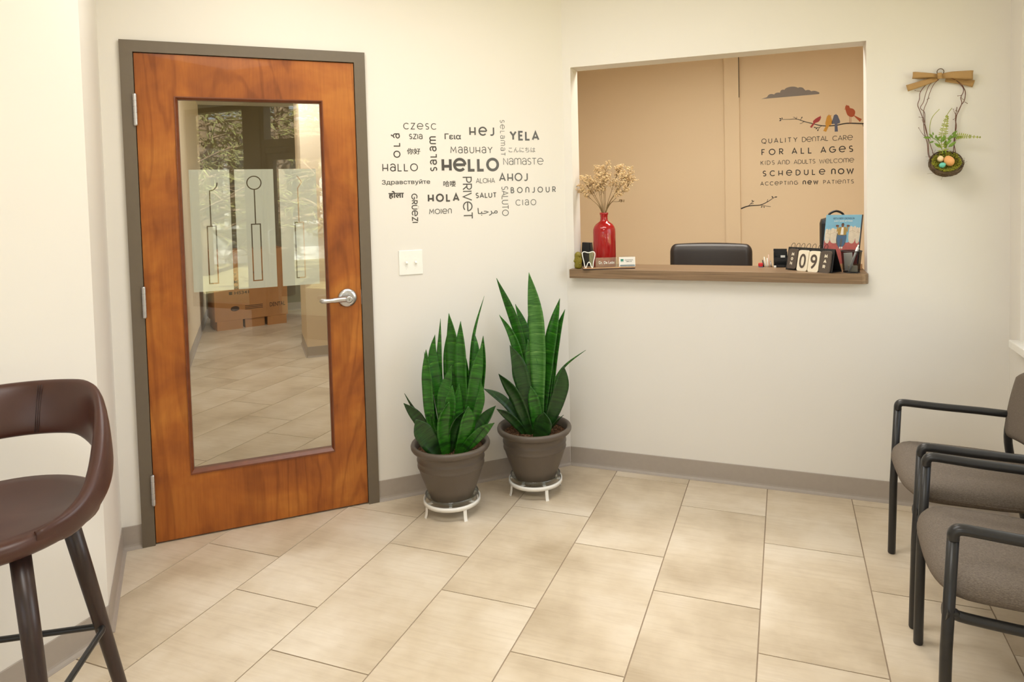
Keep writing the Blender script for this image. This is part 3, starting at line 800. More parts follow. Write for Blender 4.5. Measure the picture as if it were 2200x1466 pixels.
# ------------------------------------------------------------------ reception lettering and birds
def back_decals():
    y = YR-.0004
    def dec(name, mb, mat, label, cat='wall decal', grp=None, cx=0, cz=0):
        mb.xf(Matrix.Translation((-cx, -y, -cz))); tag(obj(name, mb, mat, loc=(cx, y, cz)), label, cat, grp)
    def line(words, label, cx, cz):
        t = thing('message_decal', label, 'wall decal', (cx, y, cz), 0, 'message lines on the reception wall')
        for tx, a, b, c, d, wt in words:
            obj('word', word(MB(), tx, a-cx, b-cx, c-cz, d-cz, wt), 'vinyl2', t)
    line([('QUALITY', .942, 1.219, 1.864, 1.904, .12), ('DenTAL', 1.2525, 1.4481, 1.862, 1.902, .10), ('CARe', 1.478, 1.6258, 1.860, 1.900, .10)], 'wall lettering line reading QUALITY DENTAL CARE', 1.28, 1.88)
    line([('FOR', .9415, 1.1117, 1.767, 1.818, .14), ('ALL', 1.1738, 1.3263, 1.767, 1.818, .14), ('AGeS', 1.3896, 1.6281, 1.766, 1.817, .14)], 'bold wall lettering line reading FOR ALL AGES', 1.28, 1.79)
    line([('KIDS', .9346, 1.0433, 1.688, 1.723, .10), ('AnD', 1.0645, 1.1587, 1.687, 1.722, .10), ('ADULTS', 1.1889, 1.3517, 1.686, 1.721, .10), ('WeLCOme', 1.3798, 1.6338, 1.684, 1.719, .10)], 'thin wall lettering line reading KIDS AND ADULTS WELCOME', 1.28, 1.70)
    line([('SCHeDULe', .9486, 1.4245, 1.594, 1.641, .14), ('nOW', 1.4669, 1.6314, 1.593, 1.640, .17)], 'bold wall lettering line reading SCHEDULE NOW', 1.28, 1.617)
    line([('ACCePTInG', .9306, 1.2204, 1.519, 1.551, .12), ('neW', 1.2554, 1.3727, 1.518, 1.552, .19), ('PATIenTS', 1.4078, 1.6309, 1.518, 1.550, .11)], 'wall lettering line reading ACCEPTING NEW PATIENTS, the lowest line', 1.28, 1.535)
    # cloud
    top = [(.945, 2.2285), (.988, 2.2400)] + arc(1.022, 2.240, .03, .024, 160, 60, 6) + arc(1.075, 2.256, .03, .016, 170, 60, 5) + arc(1.113, 2.275, .022, .018, 150, 80, 4) + arc(1.178, 2.282, .058, .030, 165, 30, 8) + arc(1.240, 2.284, .03, .018, 110, 10, 6) + arc(1.298, 2.262, .024, .014, 130, 20, 6) + arc(1.342, 2.256, .024, .010, 130, 40, 5) + arc(1.378, 2.245, .007, .008, 80, -80, 6)
    mb = MB(); mb.prism(list(reversed(top)), y-.0006, y); dec('cloud_decal', mb, 'cloud', 'grey cloud wall decal above the perched birds', cx=1.17, cz=2.26)
    # branches
    def branch(pts, w0, w1_, twigs, leaves):
        mb = MB(); P = [tuple(p) for p in smooth([Vector((a, b)) for a, b in pts], 6)]
        n = len(P)
        for i in range(n-1): mb.ribbon([P[i], P[i+1]], w0+(w1_-w0)*i/n, y, .0006)
        for tw in twigs: mb.ribbon([tuple(p) for p in smooth([Vector(q) for q in tw], 4)], .0035, y, .0006)
        for lx, lz, a, s in leaves:
            c, d = math.cos(a), math.sin(a)
            poly = [(lx+c*t*s-d*h*s, lz+d*t*s+c*h*s) for t, h in ((0, 0), (.5, .25), (1, 0), (.5, -.25))]
            mb.prism(poly, y-.0006, y)
        return mb
    mb = branch([(1.1015, 2.0517), (1.16, 2.049), (1.2121, 2.0488), (1.2691, 2.0263), (1.3258, 2.0078), (1.4031, 1.9843), (1.4937, 1.9807), (1.5834, 1.9928), (1.70, 1.9838), (1.76, 1.982)], .003, .011,
                [[(1.2121, 2.0488), (1.20, 2.062), (1.188, 2.066)], [(1.2121, 2.05), (1.216, 2.066)], [(1.24, 2.037), (1.25, 2.052)], [(1.27, 2.026), (1.25, 2.013), (1.238, 2.012)], [(1.4, 1.985), (1.385, 1.973), (1.36, 1.972)], [(1.385, 1.973), (1.375, 1.958)], [(1.695, 1.983), (1.700, 1.962)]],
                [(1.1, 2.053, 2.6, .022), (1.1, 2.05, 3.6, .022), (1.105, 2.052, 1.7, .018), (1.25, 2.05, 1.2, .018), (1.36, 1.972, 3.0, .02), (1.375, 1.96, 4.4, .02), (1.37, 1.97, 3.7, .02)])
    dec('branch_decal', mb, 'vinyl2', 'dark twig wall decal on which the four birds perch', cx=1.42, cz=2.01)
    mb = branch([(.775, 1.3302), (.81, 1.345), (.8522, 1.3543), (.9273, 1.3586), (.9834, 1.3835), (1.0229, 1.410), (1.045, 1.424)], .010, .003,
                [[(.83, 1.349), (.85, 1.368), (.868, 1.386)], [(.85, 1.368), (.875, 1.374)], [(.9273, 1.3586), (.97, 1.350), (1.009, 1.344)], [(.98, 1.383), (.988, 1.405)]],
                [(.868, 1.386, 1.9, .018), (.868, 1.386, .6, .016), (.945, 1.352, 4.1, .02), (.955, 1.35, 5.0, .018), (1.03, 1.414, 2.2, .022), (1.04, 1.42, .2, .022)])
    dec('branch_decal', mb, 'vinyl2', 'small leafy twig wall decal growing from the wall corner', cx=.9, cz=1.37)
    # birds: body outline polygons (x,z)
    def bird(poly, extra, mat, label):
        mb = MB(); mb.prism([tuple(p) for p in smooth([Vector(q) for q in poly + [poly[0]]], 5)][:-1], y-.0012, y-.0006)
        for pl in extra: mb.prism(pl, y-.0013, y-.0006)
        cx, cz = poly[0]; dec('bird_decal', mb, mat, label, 'bird decal', 'birds on the twig', cx, cz)
    bird([(1.392, 2.061), (1.383, 2.058), (1.362, 2.047), (1.341, 2.030), (1.336, 2.016), (1.345, 2.008), (1.362, 2.012), (1.380, 2.020), (1.392, 2.040)],
         [[(1.343, 2.016), (1.352, 2.010), (1.326, 1.972), (1.313, 1.980)], [(1.390, 2.058), (1.400, 2.047), (1.390, 2.050)], [(1.388, 2.06), (1.392, 2.068), (1.393, 2.058)]], 'birdred', 'small crimson bird decal leaning forward on the twig')
    bird([(1.453, 2.066), (1.441, 2.058), (1.433, 2.030), (1.427, 2.000), (1.432, 1.985), (1.450, 1.982), (1.468, 1.988), (1.478, 2.010), (1.470, 2.045), (1.466, 2.060)],
         [[(1.437, 1.995), (1.457, 1.988), (1.432, 1.934), (1.411, 1.943)], [(1.465, 2.063), (1.474, 2.066), (1.466, 2.054)], [(1.452, 2.064), (1.453, 2.076), (1.458, 2.064)]], 'birdyellow', 'amber yellow bird decal sitting beside the blue bird')
    bird([(1.504, 2.068), (1.491, 2.062), (1.484, 2.040), (1.474, 2.010), (1.476, 1.994), (1.492, 1.994), (1.504, 1.984), (1.517, 1.994), (1.531, 1.998), (1.534, 2.012), (1.524, 2.040), (1.517, 2.060)],
         [[(1.495, 2.0), (1.514, 2.0), (1.518, 1.932), (1.495, 1.932)], [(1.503, 2.066), (1.505, 2.075), (1.508, 2.066)]], 'birdblue', 'slate blue bird decal seen from behind with spread wings')
    bird([(1.586, 2.134), (1.574, 2.128), (1.572, 2.112), (1.578, 2.085), (1.588, 2.058), (1.606, 2.044), (1.626, 2.042), (1.640, 2.058), (1.642, 2.085), (1.628, 2.104), (1.606, 2.112), (1.600, 2.128)],
         [[(1.622, 2.062), (1.637, 2.052), (1.690, 2.020), (1.677, 1.998)], [(1.574, 2.112), (1.563, 2.102), (1.576, 2.106)], [(1.602, 2.05), (1.604, 2.05), (1.603, 1.99), (1.601, 1.99)], [(1.612, 2.05), (1.614, 2.05), (1.613, 1.99), (1.611, 1.99)], [(1.580, 2.130), (1.576, 2.140), (1.588, 2.132)]], 'birdorange', 'largest rust orange bird decal standing tall on the twig')
back_decals()

# ------------------------------------------------------------------ reception counter shelf
ZC = 1.088
def counter():
    mb = MB(); r = .035
    poly = [(.030, -.052), (1.484-r, -.052)] + arc(1.484-r, -.052+r, r, r, -90, 0, 8) + [(1.484, -.002), (1.4812, -.002), (1.4812, .245), (.0448, .245), (.0448, -.002), (.030, -.002)]
    bm = mb.bm; a = [bm.verts.new((x, y, ZC)) for x, y in poly]; b = [bm.verts.new((x, y, ZC-.047)) for x, y in poly]
    bm.faces.new(a); bm.faces.new(list(reversed(b)))
    for i in range(len(poly)): bm.faces.new((a[i], b[i], b[(i+1) % len(poly)], a[(i+1) % len(poly)]))
    tag(obj('counter_top', mb, 'counter', bevel=.0025), 'walnut laminate transaction counter in the reception window opening', 'counter')
counter()

# ------------------------------------------------------------------ red bottle vase and dried flowers
BV = (.1925, .085)
def vase():
    prof = [(.050, 0), (.058, .002), (.061, .008), (.0612, .19), (.0600, .208), (.055, .222), (.046, .235), (.034, .244), (.025, .250), (.0205, .258), (.0195, .270), (.0203, .284), (.0235, .290), (.0238, .296), (.0215, .2985), (.0175, .296), (.0165, .27), (.0185, .256), (.03, .243), (.05, .222), (.0575, .19), (.0575, .012), (.01, .008)]
    mb = MB(); mb.lathe(prof, 48); bm = mb.bm
    tag(obj('bottle_vase', mb, 'redglass', loc=(BV[0], BV[1], ZC)), 'tall red glass bottle vase holding dried flowers', 'vase')
vase()
def sprig(ang, lean, hgt, rng, n, droop):
    top = Vector((math.cos(ang)*lean, math.sin(ang)*lean*.55, hgt))
    a0 = Vector((-math.cos(ang)*.011, -math.sin(ang)*.011, .05)); a1 = Vector((math.cos(ang)*.010, math.sin(ang)*.010, .294))
    o = thing('dried_flower_sprig', 'dried cream blossom sprig on a thin brown stem in the red vase', 'dried flower', (BV[0], BV[1], ZC), 0, 'dried flowers in the red vase')
    mb = MB(); main = smooth([a0, a1, a1.lerp(top, .5)+Vector((0, 0, .012)), top], 6)
    mb.tube(main, [.0019]*(len(main)//2)+[.0014]*(len(main)-len(main)//2), 5)
    fb = MB()
    for k in range(n):
        t = rng.uniform(.70, 1.0); i = int(t*(len(main)-1)); p = main[i]
        d = (main[min(i+1, len(main)-1)]-main[max(i-1, 0)]).normalized()
        side = Vector((rng.uniform(-1, 1), rng.uniform(-.8, .8), rng.uniform(0, .8)))
        q = p + (d*.6+side*.75).normalized()*rng.uniform(.016, .050) + Vector((0, 0, -.01*droop))
        mb.tube([p, p.lerp(q, .5)+Vector((0, 0, -.003)), q], .0007, 4, cap=False)
        for _ in range(rng.randint(8, 13)):
            c = q+Vector((rng.uniform(-.011, .011), rng.uniform(-.011, .011), rng.uniform(-.008, .012)))
            s = rng.uniform(.0022, .0050)
            fb.ell(c, (s, s, s*.8), sub=1)
    obj('stem', mb, 'stem', o); b = obj('blossoms', fb, 'bloom', o); b['kind'] = 'stuff'
rng = random.Random(11)
for ang, lean, h, n, dr in ((3.25, .130, .43, 17, 1), (2.7, .100, .46, 13, 0), (3.6, .115, .475, 13, 0), (2.2, .055, .535, 14, 0), (4.2, .050, .44, 13, 0), (1.2, .030, .54, 14, 0), (5.0, .040, .48, 14, 0), (.5, .090, .525, 14, 0),
                            (6.0, .130, .49, 14, 0), (.25, .165, .47, 14, 0), (5.7, .185, .445, 12, 1), (.0, .150, .52, 12, 0)):
    sprig(ang, lean, h, rng, n+6, dr)
def lone():
    o = thing('dried_flower_sprig', 'drooping single dried sprig hanging below the other blossoms', 'dried flower', (BV[0], BV[1], ZC), 0, 'dried flowers in the red vase')
    mb = MB(); mb.tube(smooth([Vector((-.008, .004, .06)), Vector((.011, -.004, .294)), Vector((.045, -.006, .352)), Vector((.072, -.006, .357)), Vector((.10, -.005, .358))], 6), .0012, 5); obj('stem', mb, 'stem', o)
    fb = MB(); rg = random.Random(2)
    for k in range(9): fb.ell((.1+rg.uniform(-.012, .012), -.005+rg.uniform(-.008, .008), .362+rg.uniform(-.006, .008)), (.0036,)*3, sub=1)
    obj('blossoms', fb, 'stem', o)['kind'] = 'stuff'
lone()

# ------------------------------------------------------------------ little things around the vase
def desk_set():
    # wooden tray with acrylic tooth, name panel and card holder
    ang = math.atan2(.10, .27); t = thing('desk_nameplate', 'acrylic tooth desk nameplate and card holder on a slim wooden tray', 'nameplate', (.236, -.006, ZC), .36)
    mb = MB(); mb.box(-.138, .138, -.020, .020, 0, .005, 1); mb.box(-.136, .136, -.018, .018, .005, .0085, 0); obj('tray', mb, ['traywood', 'traydark'], t, bevel=.001)
    # tooth outline
    out = [(-.034, .078), (-.030, .085), (-.020, .087), (-.008, .083), (0, .082), (.010, .084), (.022, .087), (.031, .083), (.034, .072), (.031, .055), (.026, .035), (.022, .010), (.018, .0), (.012, .010), (.008, .024), (.002, .031), (-.005, .026), (-.011, .012), (-.017, .0), (-.022, .012), (-.026, .035), (-.031, .058)]
    P = [tuple(q) for q in smooth([Vector(q) for q in out + [out[0]]], 4)][:-1]
    mb = MB(); mb.prism(P, -.004, .004); tt = obj('tooth', mb, 'acrylic', t, loc=(-.106, 0, .0085))
    mb = MB(); mb.ribbon(P, .0045, -.0042, .0006, 0, None, True); obj('tooth_outline', mb, 'white', tt)
    mb = MB(); mb.box(-.070, .048, -.003, .003, .0085, .062); np = obj('name_panel', mb, 'acryliced', t, bevel=.001)
    obj('name_lettering', type_mesh('Dr. De León', -.052, .030, .028, .043, -.0032, .012), 'white', np, recalc=False)
    mb = MB(); mb.box(.062, .134, .006, .008, .0085, .068); mb.box(.062, .134, -.012, -.010, .0085, .024); mb.box(.062, .134, -.010, .006, .0085, .011); obj('card_holder', mb, 'acrylic', t)
desk_set()
def cards():
    c, s = math.cos(.36), math.sin(.36); px, py = .098, -.003
    t = thing('business_card', 'white business card with teal tooth logo in the clear holder', 'business card', (.236+c*px-s*py, -.006+s*px+c*py, ZC+.0115), .36)
    mb = MB(); mb.box(-.043, .043, -.004, .004, 0, .050); obj('card', mb, 'paper', t)
    mb = MB(); mb.prism([(-.027+x*.6, .033+z*.6) for x, z in ((-.014, .006), (-.01, .014), (0, .011), (.010, .014), (.014, .006), (.010, -.012), (.006, -.016), (.002, -.004), (-.002, -.004), (-.006, -.016), (-.010, -.012))], -.0046, -.004); obj('logo', mb, 'teal', t)
    obj('lettering', type_mesh('GROWING', -.013, .031, .032, .038, -.0042, .01), 'inkgrey', t, recalc=False)
    obj('lettering', type_mesh('SMILES', -.006, .025, .024, .030, -.0042, .01), 'inkgrey', t, recalc=False)
    mb = MB(); mb.box(-.038, .041, -.0045, -.004, .004, .0085); obj('stripe', mb, 'inkblue', t)
cards()
def green_toy():
    mb = MB(); pr = [(.006, 0), (.019, .004), (.022, .016), (.019, .028), (.022, .040), (.022, .052), (.018, .060), (.020, .068), (.019, .078), (.012, .088), (.003, .092)]
    mb.lathe(pr, 20, sx=1, sy=.7)
    for k in range(5): mb.ell((.016*math.sin(k*2.2), -.01, .012+k*.015), (.008, .006, .007), sub=2)
    tag(obj('green_figurine', mb, 'olive', loc=(.070, -.014, ZC)), 'small knobbly olive green figurine at the counter end', 'figurine')
green_toy()
def photo_stand():
    t = thing('upright_box', 'black slanted upright box standing behind the acrylic tooth', 'box', (.083, .135, ZC), -.1)
    mb = MB(); mb.prism([(-.040, 0), (.022, 0), (.012, .130), (-.030, .132)], -.010, .016); obj('body', mb, 'black', t, bevel=.002)
    mb = MB(); mb.prism([(.022, 0), (.036, 0), (.022, .129), (.012, .130)], -.006, .016); obj('side', mb, 'blackmetal', t)
photo_stand()

# ------------------------------------------------------------------ flip calendar, pen cup, brochure, organiser
def calendar():
    th = math.atan2(-.131, .206)
    L = .244
    t = thing('flip_calendar', 'black desk flip calendar with ring bound cards showing MON 09 MAR', 'calendar', (1.225, .0345, ZC), th)
    hz, lean = .112, .030
    def front(x, d, z): return (x, -.0+z/hz*lean-d, z)
    mb = MB(); bm = mb.bm
    # tent body: front panel, back panel, base
    for (ya, yb) in ((0, lean), (.085, lean)):
        a = [(-L/2, ya, .0), (L/2, ya, .0), (L/2, yb, hz), (-L/2, yb, hz)]
        sgn = -.003 if ya == 0 else .003
        v = [bm.verts.new(p) for p in a] + [bm.verts.new((p[0], p[1]+sgn, p[2])) for p in a]
        for f in ((0, 1, 2, 3), (7, 6, 5, 4), (0, 4, 5, 1), (1, 5, 6, 2), (2, 6, 7, 3), (3, 7, 4, 0)): bm.faces.new([v[i] for i in f])
    mb.box(-L/2, L/2, -.003, .088, 0, .003)
    obj('stand', mb, 'blackmetal', t)
    def card(name, x, w, h, zt, matc, text, inks, b):
        cmb = MB(); r = .010
        poly = arc(w/2-r, -r, r, r, 90, 0, 5) + arc(w/2-r, -h+r, r, r, 0, -90, 5) + arc(-w/2+r, -h+r, r, r, -90, -180, 5) + arc(-w/2+r, -r, r, r, 180, 90, 5)
        cmb.prism([(x+px, zt+pz) for px, pz in reversed(poly)], .0, .012, 0)
        cmb.xf(Matrix(((1, 0, 0, 0), (0, 1, lean/hz, -.017), (0, 0, 1, 0), (0, 0, 0, 1))))
        c = obj(name, cmb, matc, t, bevel=.001)
        for ch, cxx, cw, z0, z1, it in text:
            tm = word(MB(), ch, x+cxx-cw*.42, x+cxx+cw*.42, zt+z0, zt+z1, .24, 0, 0, .0006) if ch in GL else type_mesh(ch, x+cxx-cw/2, x+cxx+cw/2, zt+z0, zt+z1, 0, it, .0006)
            tm.xf(Matrix(((1, 0, 0, 0), (0, 1, lean/hz, -.0172), (0, 0, 1, 0), (0, 0, 0, 1))))
            obj('lettering', tm, inks, c, recalc=False)
    card('day_card', -.085, .050, .096, .104, 'brownprint', [('M', .001, .017, -.033, -.018, .006), ('O', -.001, .014, -.055, -.040, .006), ('N', -.003, .014, -.077, -.062, .006)], 'cream', 0)
    card('number_card', -.028, .055, .100, .100, 'cream', [('0', 0, .035, -.086, -.016, .015)], 'brownprint', 0)
    card('number_card', .030, .055, .100, .099, 'cream', [('9', 0, .035, -.085, -.015, .015)], 'brownprint', 0)
    card('month_card', .088, .052, .104, .102, 'brownprint', [('M', .002, .019, -.032, -.016, .006), ('A', 0, .018, -.056, -.040, .006), ('R', -.002, .016, -.081, -.065, .006)], 'cream', 0)
    for x in (-.097, -.070, -.043, -.014, .016, .048, .077)[:7]:
        mb = MB(); mb.tube([(x+.013*math.sin(a)*.4, lean-.004+.017*math.cos(a), hz+.004+.017*math.sin(a)) for a in [2*PI*k/20 for k in range(20)]], .0011, 6, close=True); obj('ring', mb, 'black', t)
calendar()
def pen_cup():
    c = (1.415, .018, ZC)
    t = thing('mesh_pen_cup', 'black wire mesh pen cup at the end of the counter', 'pen cup', c)
    mb = MB(); mb.lathe([(.036, .002), (.046, .102)], 40, close_bottom=False); obj('mesh_wall', mb, 'mesh', t)
    mb = MB(); mb.tube([(.0465*math.cos(a), .0465*math.sin(a), .102) for a in [2*PI*k/40 for k in range(40)]], .0022, 8, close=True); obj('rim', mb, 'black', t)
    mb = MB(); mb.lathe([(.001, 0), (.037, 0), (.037, .003), (.001, .003)], 40, close_bottom=False); obj('base', mb, 'black', t)
    def pen(a, b, mat, label, clip=True):
        a, b = Vector(a), Vector(b); p = thing('ballpoint_pen', label, 'pen', c)
        mb = MB(); d = (b-a)
        mb.tube([a, a+d*.04, a+d*.06, a+d*.9], [.0012, .003, .0048, .0052], 12); obj('barrel', mb, mat, p)
        mb = MB(); mb.tube([a+d*.9, a+d*.93, a+d*1.0], [.0045, .003, .003], 10); obj('push_button', mb, 'white', p)
        mb = MB(); s = Vector((.0062, -.004, 0)); mb.tube([a+d*.88, a+d*.88+s, a+d*.62+s], .0014, 6); obj('clip', mb, 'steel', p)
    pen((-.012, -.020, .006), (.030, -.012, .132), 'white', 'white ballpoint pen leaning in the black mesh cup')
    mb = MB(); mb.box(-.030, .008, -.002, .002, .0, .085); mb.xf(Matrix.Rotation(-.06, 4, 'Y')); 
    tag(obj('paper_slip', mb, 'paper', loc=(c[0]+.002, c[1]+.014, ZC+.008)), 'folded printed paper slip standing inside the mesh cup', 'paper')
    mb = MB(); mb.box(-.020, .020, -.012, .012, 0, .028); tag(obj('eraser', mb, 'cream', loc=(c[0]+.006, c[1], ZC+.0035)), 'cream block lying at the bottom of the mesh cup', 'eraser')
pen_cup()
def brochure():
    # display panel leaning back, standing on the counter behind the calendar
    t = thing('brochure_stand', 'blue dental crown brochure in a display stand behind the calendar', 'brochure', (1.382, .185, ZC), -.05)
    k = .28
    def fn(x, y, z): return (x + .10*(z-.13), y+z*k*.35-.02, z)
    W0, W1_, H = -.080, .082, .268
    mb = MB(); mb.box(W0, W1_, 0, .003, 0, H); mb.box(W1_, W1_+.006, 0, .006, 0, H, 1)
    for v in mb.bm.verts: v.co = Vector(fn(*v.co))
    br = obj('panel', mb, ['paper', 'traydark'], t)
    mats = ['skyblue', 'gum', 'tooth_ink', 'tooth_shade', 'mustard', 'paper', 'denim', 'skin', 'black', 'inkgrey']
    mb = MB()
    def art(p): return (p[0]*.86 if abs(p[0]) < .0295 else p[0], .227-(.227-p[1])*.68)
    def pl(poly, mi, d, sm=True):
        if d > 1: poly = [art(p) for p in poly]
        P = [tuple(q) for q in smooth([Vector(q) for q in poly + [poly[0]]], 4)][:-1] if sm else poly
        mb.prism(P, -.0003*d, -.0003*(d-1)+.00005, mi, fn)
    pl([(W0, .0), (W1_, 0), (W1_, H), (W0, H)], 0, 1, False)
    pl([(W0+.001, -.104), (W1_-.001, -.104), (W1_-.001, .09), (.06, .115), (.03, .085), (0, .08), (-.05, .10), (W0+.001, .10)], 1, 2, False)
    for xs in ((-.078, -.052, .185), (-.054, -.014, .190), (.030, .063, .205), (.062, .081, .197)):
        x0, x1, zt = xs; w_ = x1-x0
        pl([(x0, .12), (x0+w_*.05, zt-.012), (x0+w_*.3, zt), (x0+w_*.55, zt-.008), (x0+w_*.8, zt), (x1, zt-.02), (x1-w_*.03, .12), (x1-w_*.2, .086), (x0+w_*.5, .078), (x0+w_*.15, .088)], 2, 3)
        mb.ribbon([art(p) for p in ((x0+w_*.1, zt-.040), (x0+w_*.5, zt-.033), (x0+w_*.9, zt-.042))], .0015, -.0009, .0003, 3, fn)
        mb.ribbon([art(p) for p in ((x0+w_*.48, zt-.008), (x0+w_*.5, zt-.033))], .0012, -.0009, .0003, 3, fn)
    # seated figure: chair, legs, torso, arms, head
    pl([(-.026, .150), (.020, .150), (.024, .10), (.014, .06), (-.018, .06), (-.028, .10)], 9, 4)
    pl([(-.020, .139), (.018, .139), (.024, .118), (.016, .075), (.009, .050), (.003, .050), (.006, .085), (.003, .112), (-.004, .112), (-.007, .085), (-.006, .050), (-.013, .050), (-.018, .08), (-.025, .118)], 6, 5)
    pl([(-.021, .192), (-.012, .198), (.012, .198), (.020, .192), (.020, .142), (-.020, .142)], 4, 5)
    pl([(-.005, .196), (.006, .196), (.008, .142), (-.008, .142)], 5, 6, False)
    for s in (-1, 1):
        mb.ribbon([art(p) for p in ((s*.018, .188), (s*.027, .168), (s*.026, .200))], .006, -.0015, .0003, 4, fn)
        pl([(s*.026-.004, .200), (s*.026+.004, .200), (s*.026+.005, .212), (s*.026-.004, .213)], 7, 6)
        pl([(s*.005-.002, .040), (s*.005+.004, .040), (s*.005+.004, .052), (s*.005-.003, .052)], 5, 6)
    pl([(-.006, .203), (-.007, .215), (-.004, .223), (.004, .223), (.007, .215), (.006, .203), (0, .198)], 7, 6)
    pl([(-.007, .214), (-.006, .223), (0, .227), (.006, .223), (.007, .214), (.004, .220), (-.004, .220)], 8, 7)
    obj('printed_front', mb, mats, br)
    for txt, x0, x1, z0, z1, mat in (('GET A NEW CROWN IN', -.047, .050, .246, .2545, 'navy'), ('JUST ONE SITTING', -.041, .042, .232, .2405, 'paper')):
        tm = type_mesh(txt, x0, x1, z0, z1, -.0006, .012)
        for v in tm.bm.verts: v.co = Vector(fn(*v.co))
        obj('lettering', tm, mat, br, recalc=False)
    mb = MB(); mb.box(-.075, .078, -.004, .085, 0, .003); mb.box(-.03, .03, .062, .065, 0, .15); obj('easel_foot', mb, 'acryliced', t)
brochure()
def office_items():
    t = thing('desk_organizer', 'black two tier desk organizer behind the counter edge', 'organizer', (1.096, .215, ZC), .05)
    mb = MB(); mb.box(-.033, -.030, -.02, .025, 0, .080); mb.box(.030, .033, -.02, .025, 0, .080); mb.box(-.033, .033, .022, .025, 0, .092); mb.box(-.033, .033, -.02, .022, 0, .003)
    obj('body', mb, 'black', t)
    mb = MB(); mb.box(-.030, .030, -.02, -.017, .028, .050); mb.box(-.030, .030, -.02, .02, .028, .031); obj('tray', mb, 'black', t)
    mb = MB(); mb.box(-.020, .020, -.03, -.027, .003, .014); obj('front_lip', mb, 'black', t)
    mb = MB(); mb.box(-.011, .011, -.001, .001, 0, .028); mb.lathe([(.005, 0), (.005, .0006)], 16, close_top=True) if False else None
    tag(obj('card', mb, 'paper', loc=(1.108, .212, ZC+.032)), 'white card standing in the black desk organizer', 'card')
    mb = MB(); mb.box(-.006, .006, -.006, .006, 0, .011, bev=.002); tag(obj('small_block', mb, 'white', loc=(1.070, .165, ZC)), 'tiny white block on the counter before the organizer', 'block')
    mb = MB(); mb.box(-.013, .011, -.010, .010, 0, .022, bev=.006); mb.box(-.012, .010, -.009, .009, -.0, .006, 1)
    tag(obj('plastic_clip', mb, ['redplastic', 'inkblue'], loc=(1.000, .190, ZC)), 'small red and blue plastic clip beside the chair back', 'clip')
    for i, (x, dx, h, m, lb) in enumerate(((1.014, -.006, .036, 'black', 'short black pencil standing beside the red clip'), (1.024, -.008, .052, 'white', 'white pen standing beside the red clip'), (1.034, -.003, .046, 'white', 'white pen with clip standing among the small pens'), (1.043, -.006, .064, 'pink', 'tall pale pink pen beside the black organizer'), (1.052, -.005, .033, 'steel', 'short steel pen beside the pale pink pen'))):
        mb = MB(); mb.tube([(0, 0, 0), (dx*.3, 0, h*.3), (dx, .002, h)], [.0035, .0035, .0022], 8)
        tag(obj('pen', mb, m, loc=(x, .200, ZC)), lb, 'pen', 'pens by the organizer')
    mb = MB(); mb.box(-.05, .05, -.018, .018, 0, .012); mb.box(-.05, .05, -.02, -.016, 0, .026, 1)
    tag(obj('desk_tray', mb, ['blackmetal', 'traywood'], loc=(1.425, .175, ZC)), 'low dark wooden tray behind the mesh cup', 'tray')
    # office chair behind the counter
    c = thing('office_chair', 'black leather office chair back rising behind the counter', 'office chair', (.665, 1.00, 0), .03)
    mb = MB(); bm = mb.bm; nu, nv = 40, 36
    def bgrid(off):
        g = []
        for j in range(nv+1):
            vv = .5-.5*math.cos(j/nv*PI); row = []
            for i in range(nu+1):
                u = math.sin((-1+2*i/nu)*PI/2)
                z0, z1 = .60, 1.146
                dv = max(0, (vv-.90)/.10); wid = .258*(1-.16*(1-math.sqrt(max(0, 1-dv*dv)))) * (.94+.06*min(1, vv*1.5))
                z = z0+(z1-z0)*vv + .006*(1-u*u)*vv
                e = min(1, (1-abs(u))/.16); f = min(1, vv/.1); b = min(1, (1-vv)/.09)
                k = math.sqrt(max(0, 1-(1-e)**2))*math.sqrt(max(0, 1-(1-f)**2))*math.sqrt(max(0, 1-(1-b)**2))
                row.append(bm.verts.new((wid*u, -.03-.03*u*u+.05*vv+off*.038*k, z)))
            g.append(row)
        return g
    for off in (-1, 1):
        g = bgrid(off)
        for j in range(nv):
            for i in range(nu): f = bm.faces.new((g[j][i], g[j][i+1], g[j+1][i+1], g[j+1][i])); f.smooth = True
    bmesh.ops.remove_doubles(bm, verts=bm.verts, dist=.0008)
    obj('backrest', mb, 'blackleather', c)
    mb = MB(); mb.box(-.25, .25, -.50, -.03, .44, .54, bev=.035); obj('seat', mb, 'blackleather', c)
    mb = MB(); mb.tube([(0, -.25, .44), (0, -.25, .12)], .028, 14); obj('gas_lift', mb, 'blackmetal', c)
    mb = MB(); mb.box(-.04, .04, -.06, .05, .40, .72, bev=.01); obj('spine', mb, 'black', c)
    for k in range(5):
        a = k*2*PI/5; mb = MB(); mb.tube([(0, -.25, .12), (.28*math.cos(a), -.25+.28*math.sin(a), .075)], [.025, .015], 8); mb.ell((.29*math.cos(a), -.25+.29*math.sin(a), .035), (.022, .03, .03)); obj('leg', mb, 'black', c)
office_items()
def black_bag():
    # black chair back / bag with a loop handle seen behind the brochure
    t = thing('black_bag', 'black bag with loop handle standing behind the blue brochure', 'bag', (1.378, .46, .76))
    mb = MB(); mb.box(-.082, .082, -.04, .05, 0, .570, bev=.03); obj('body', mb, 'black', t)
    mb = MB(); mb.tube(smooth([(-.036, 0, .560), (-.033, 0, .590), (0, 0, .606), (.033, 0, .590), (.036, 0, .560)], 6), .006, 8); obj('handle', mb, 'black', t)
black_bag()
mb = MB(); mb.box(.05, 1.475, .30, .86, .72, .76); 
tag(obj('reception_desk', mb, 'counter'), 'lower walnut work desk behind the transaction counter', 'desk')

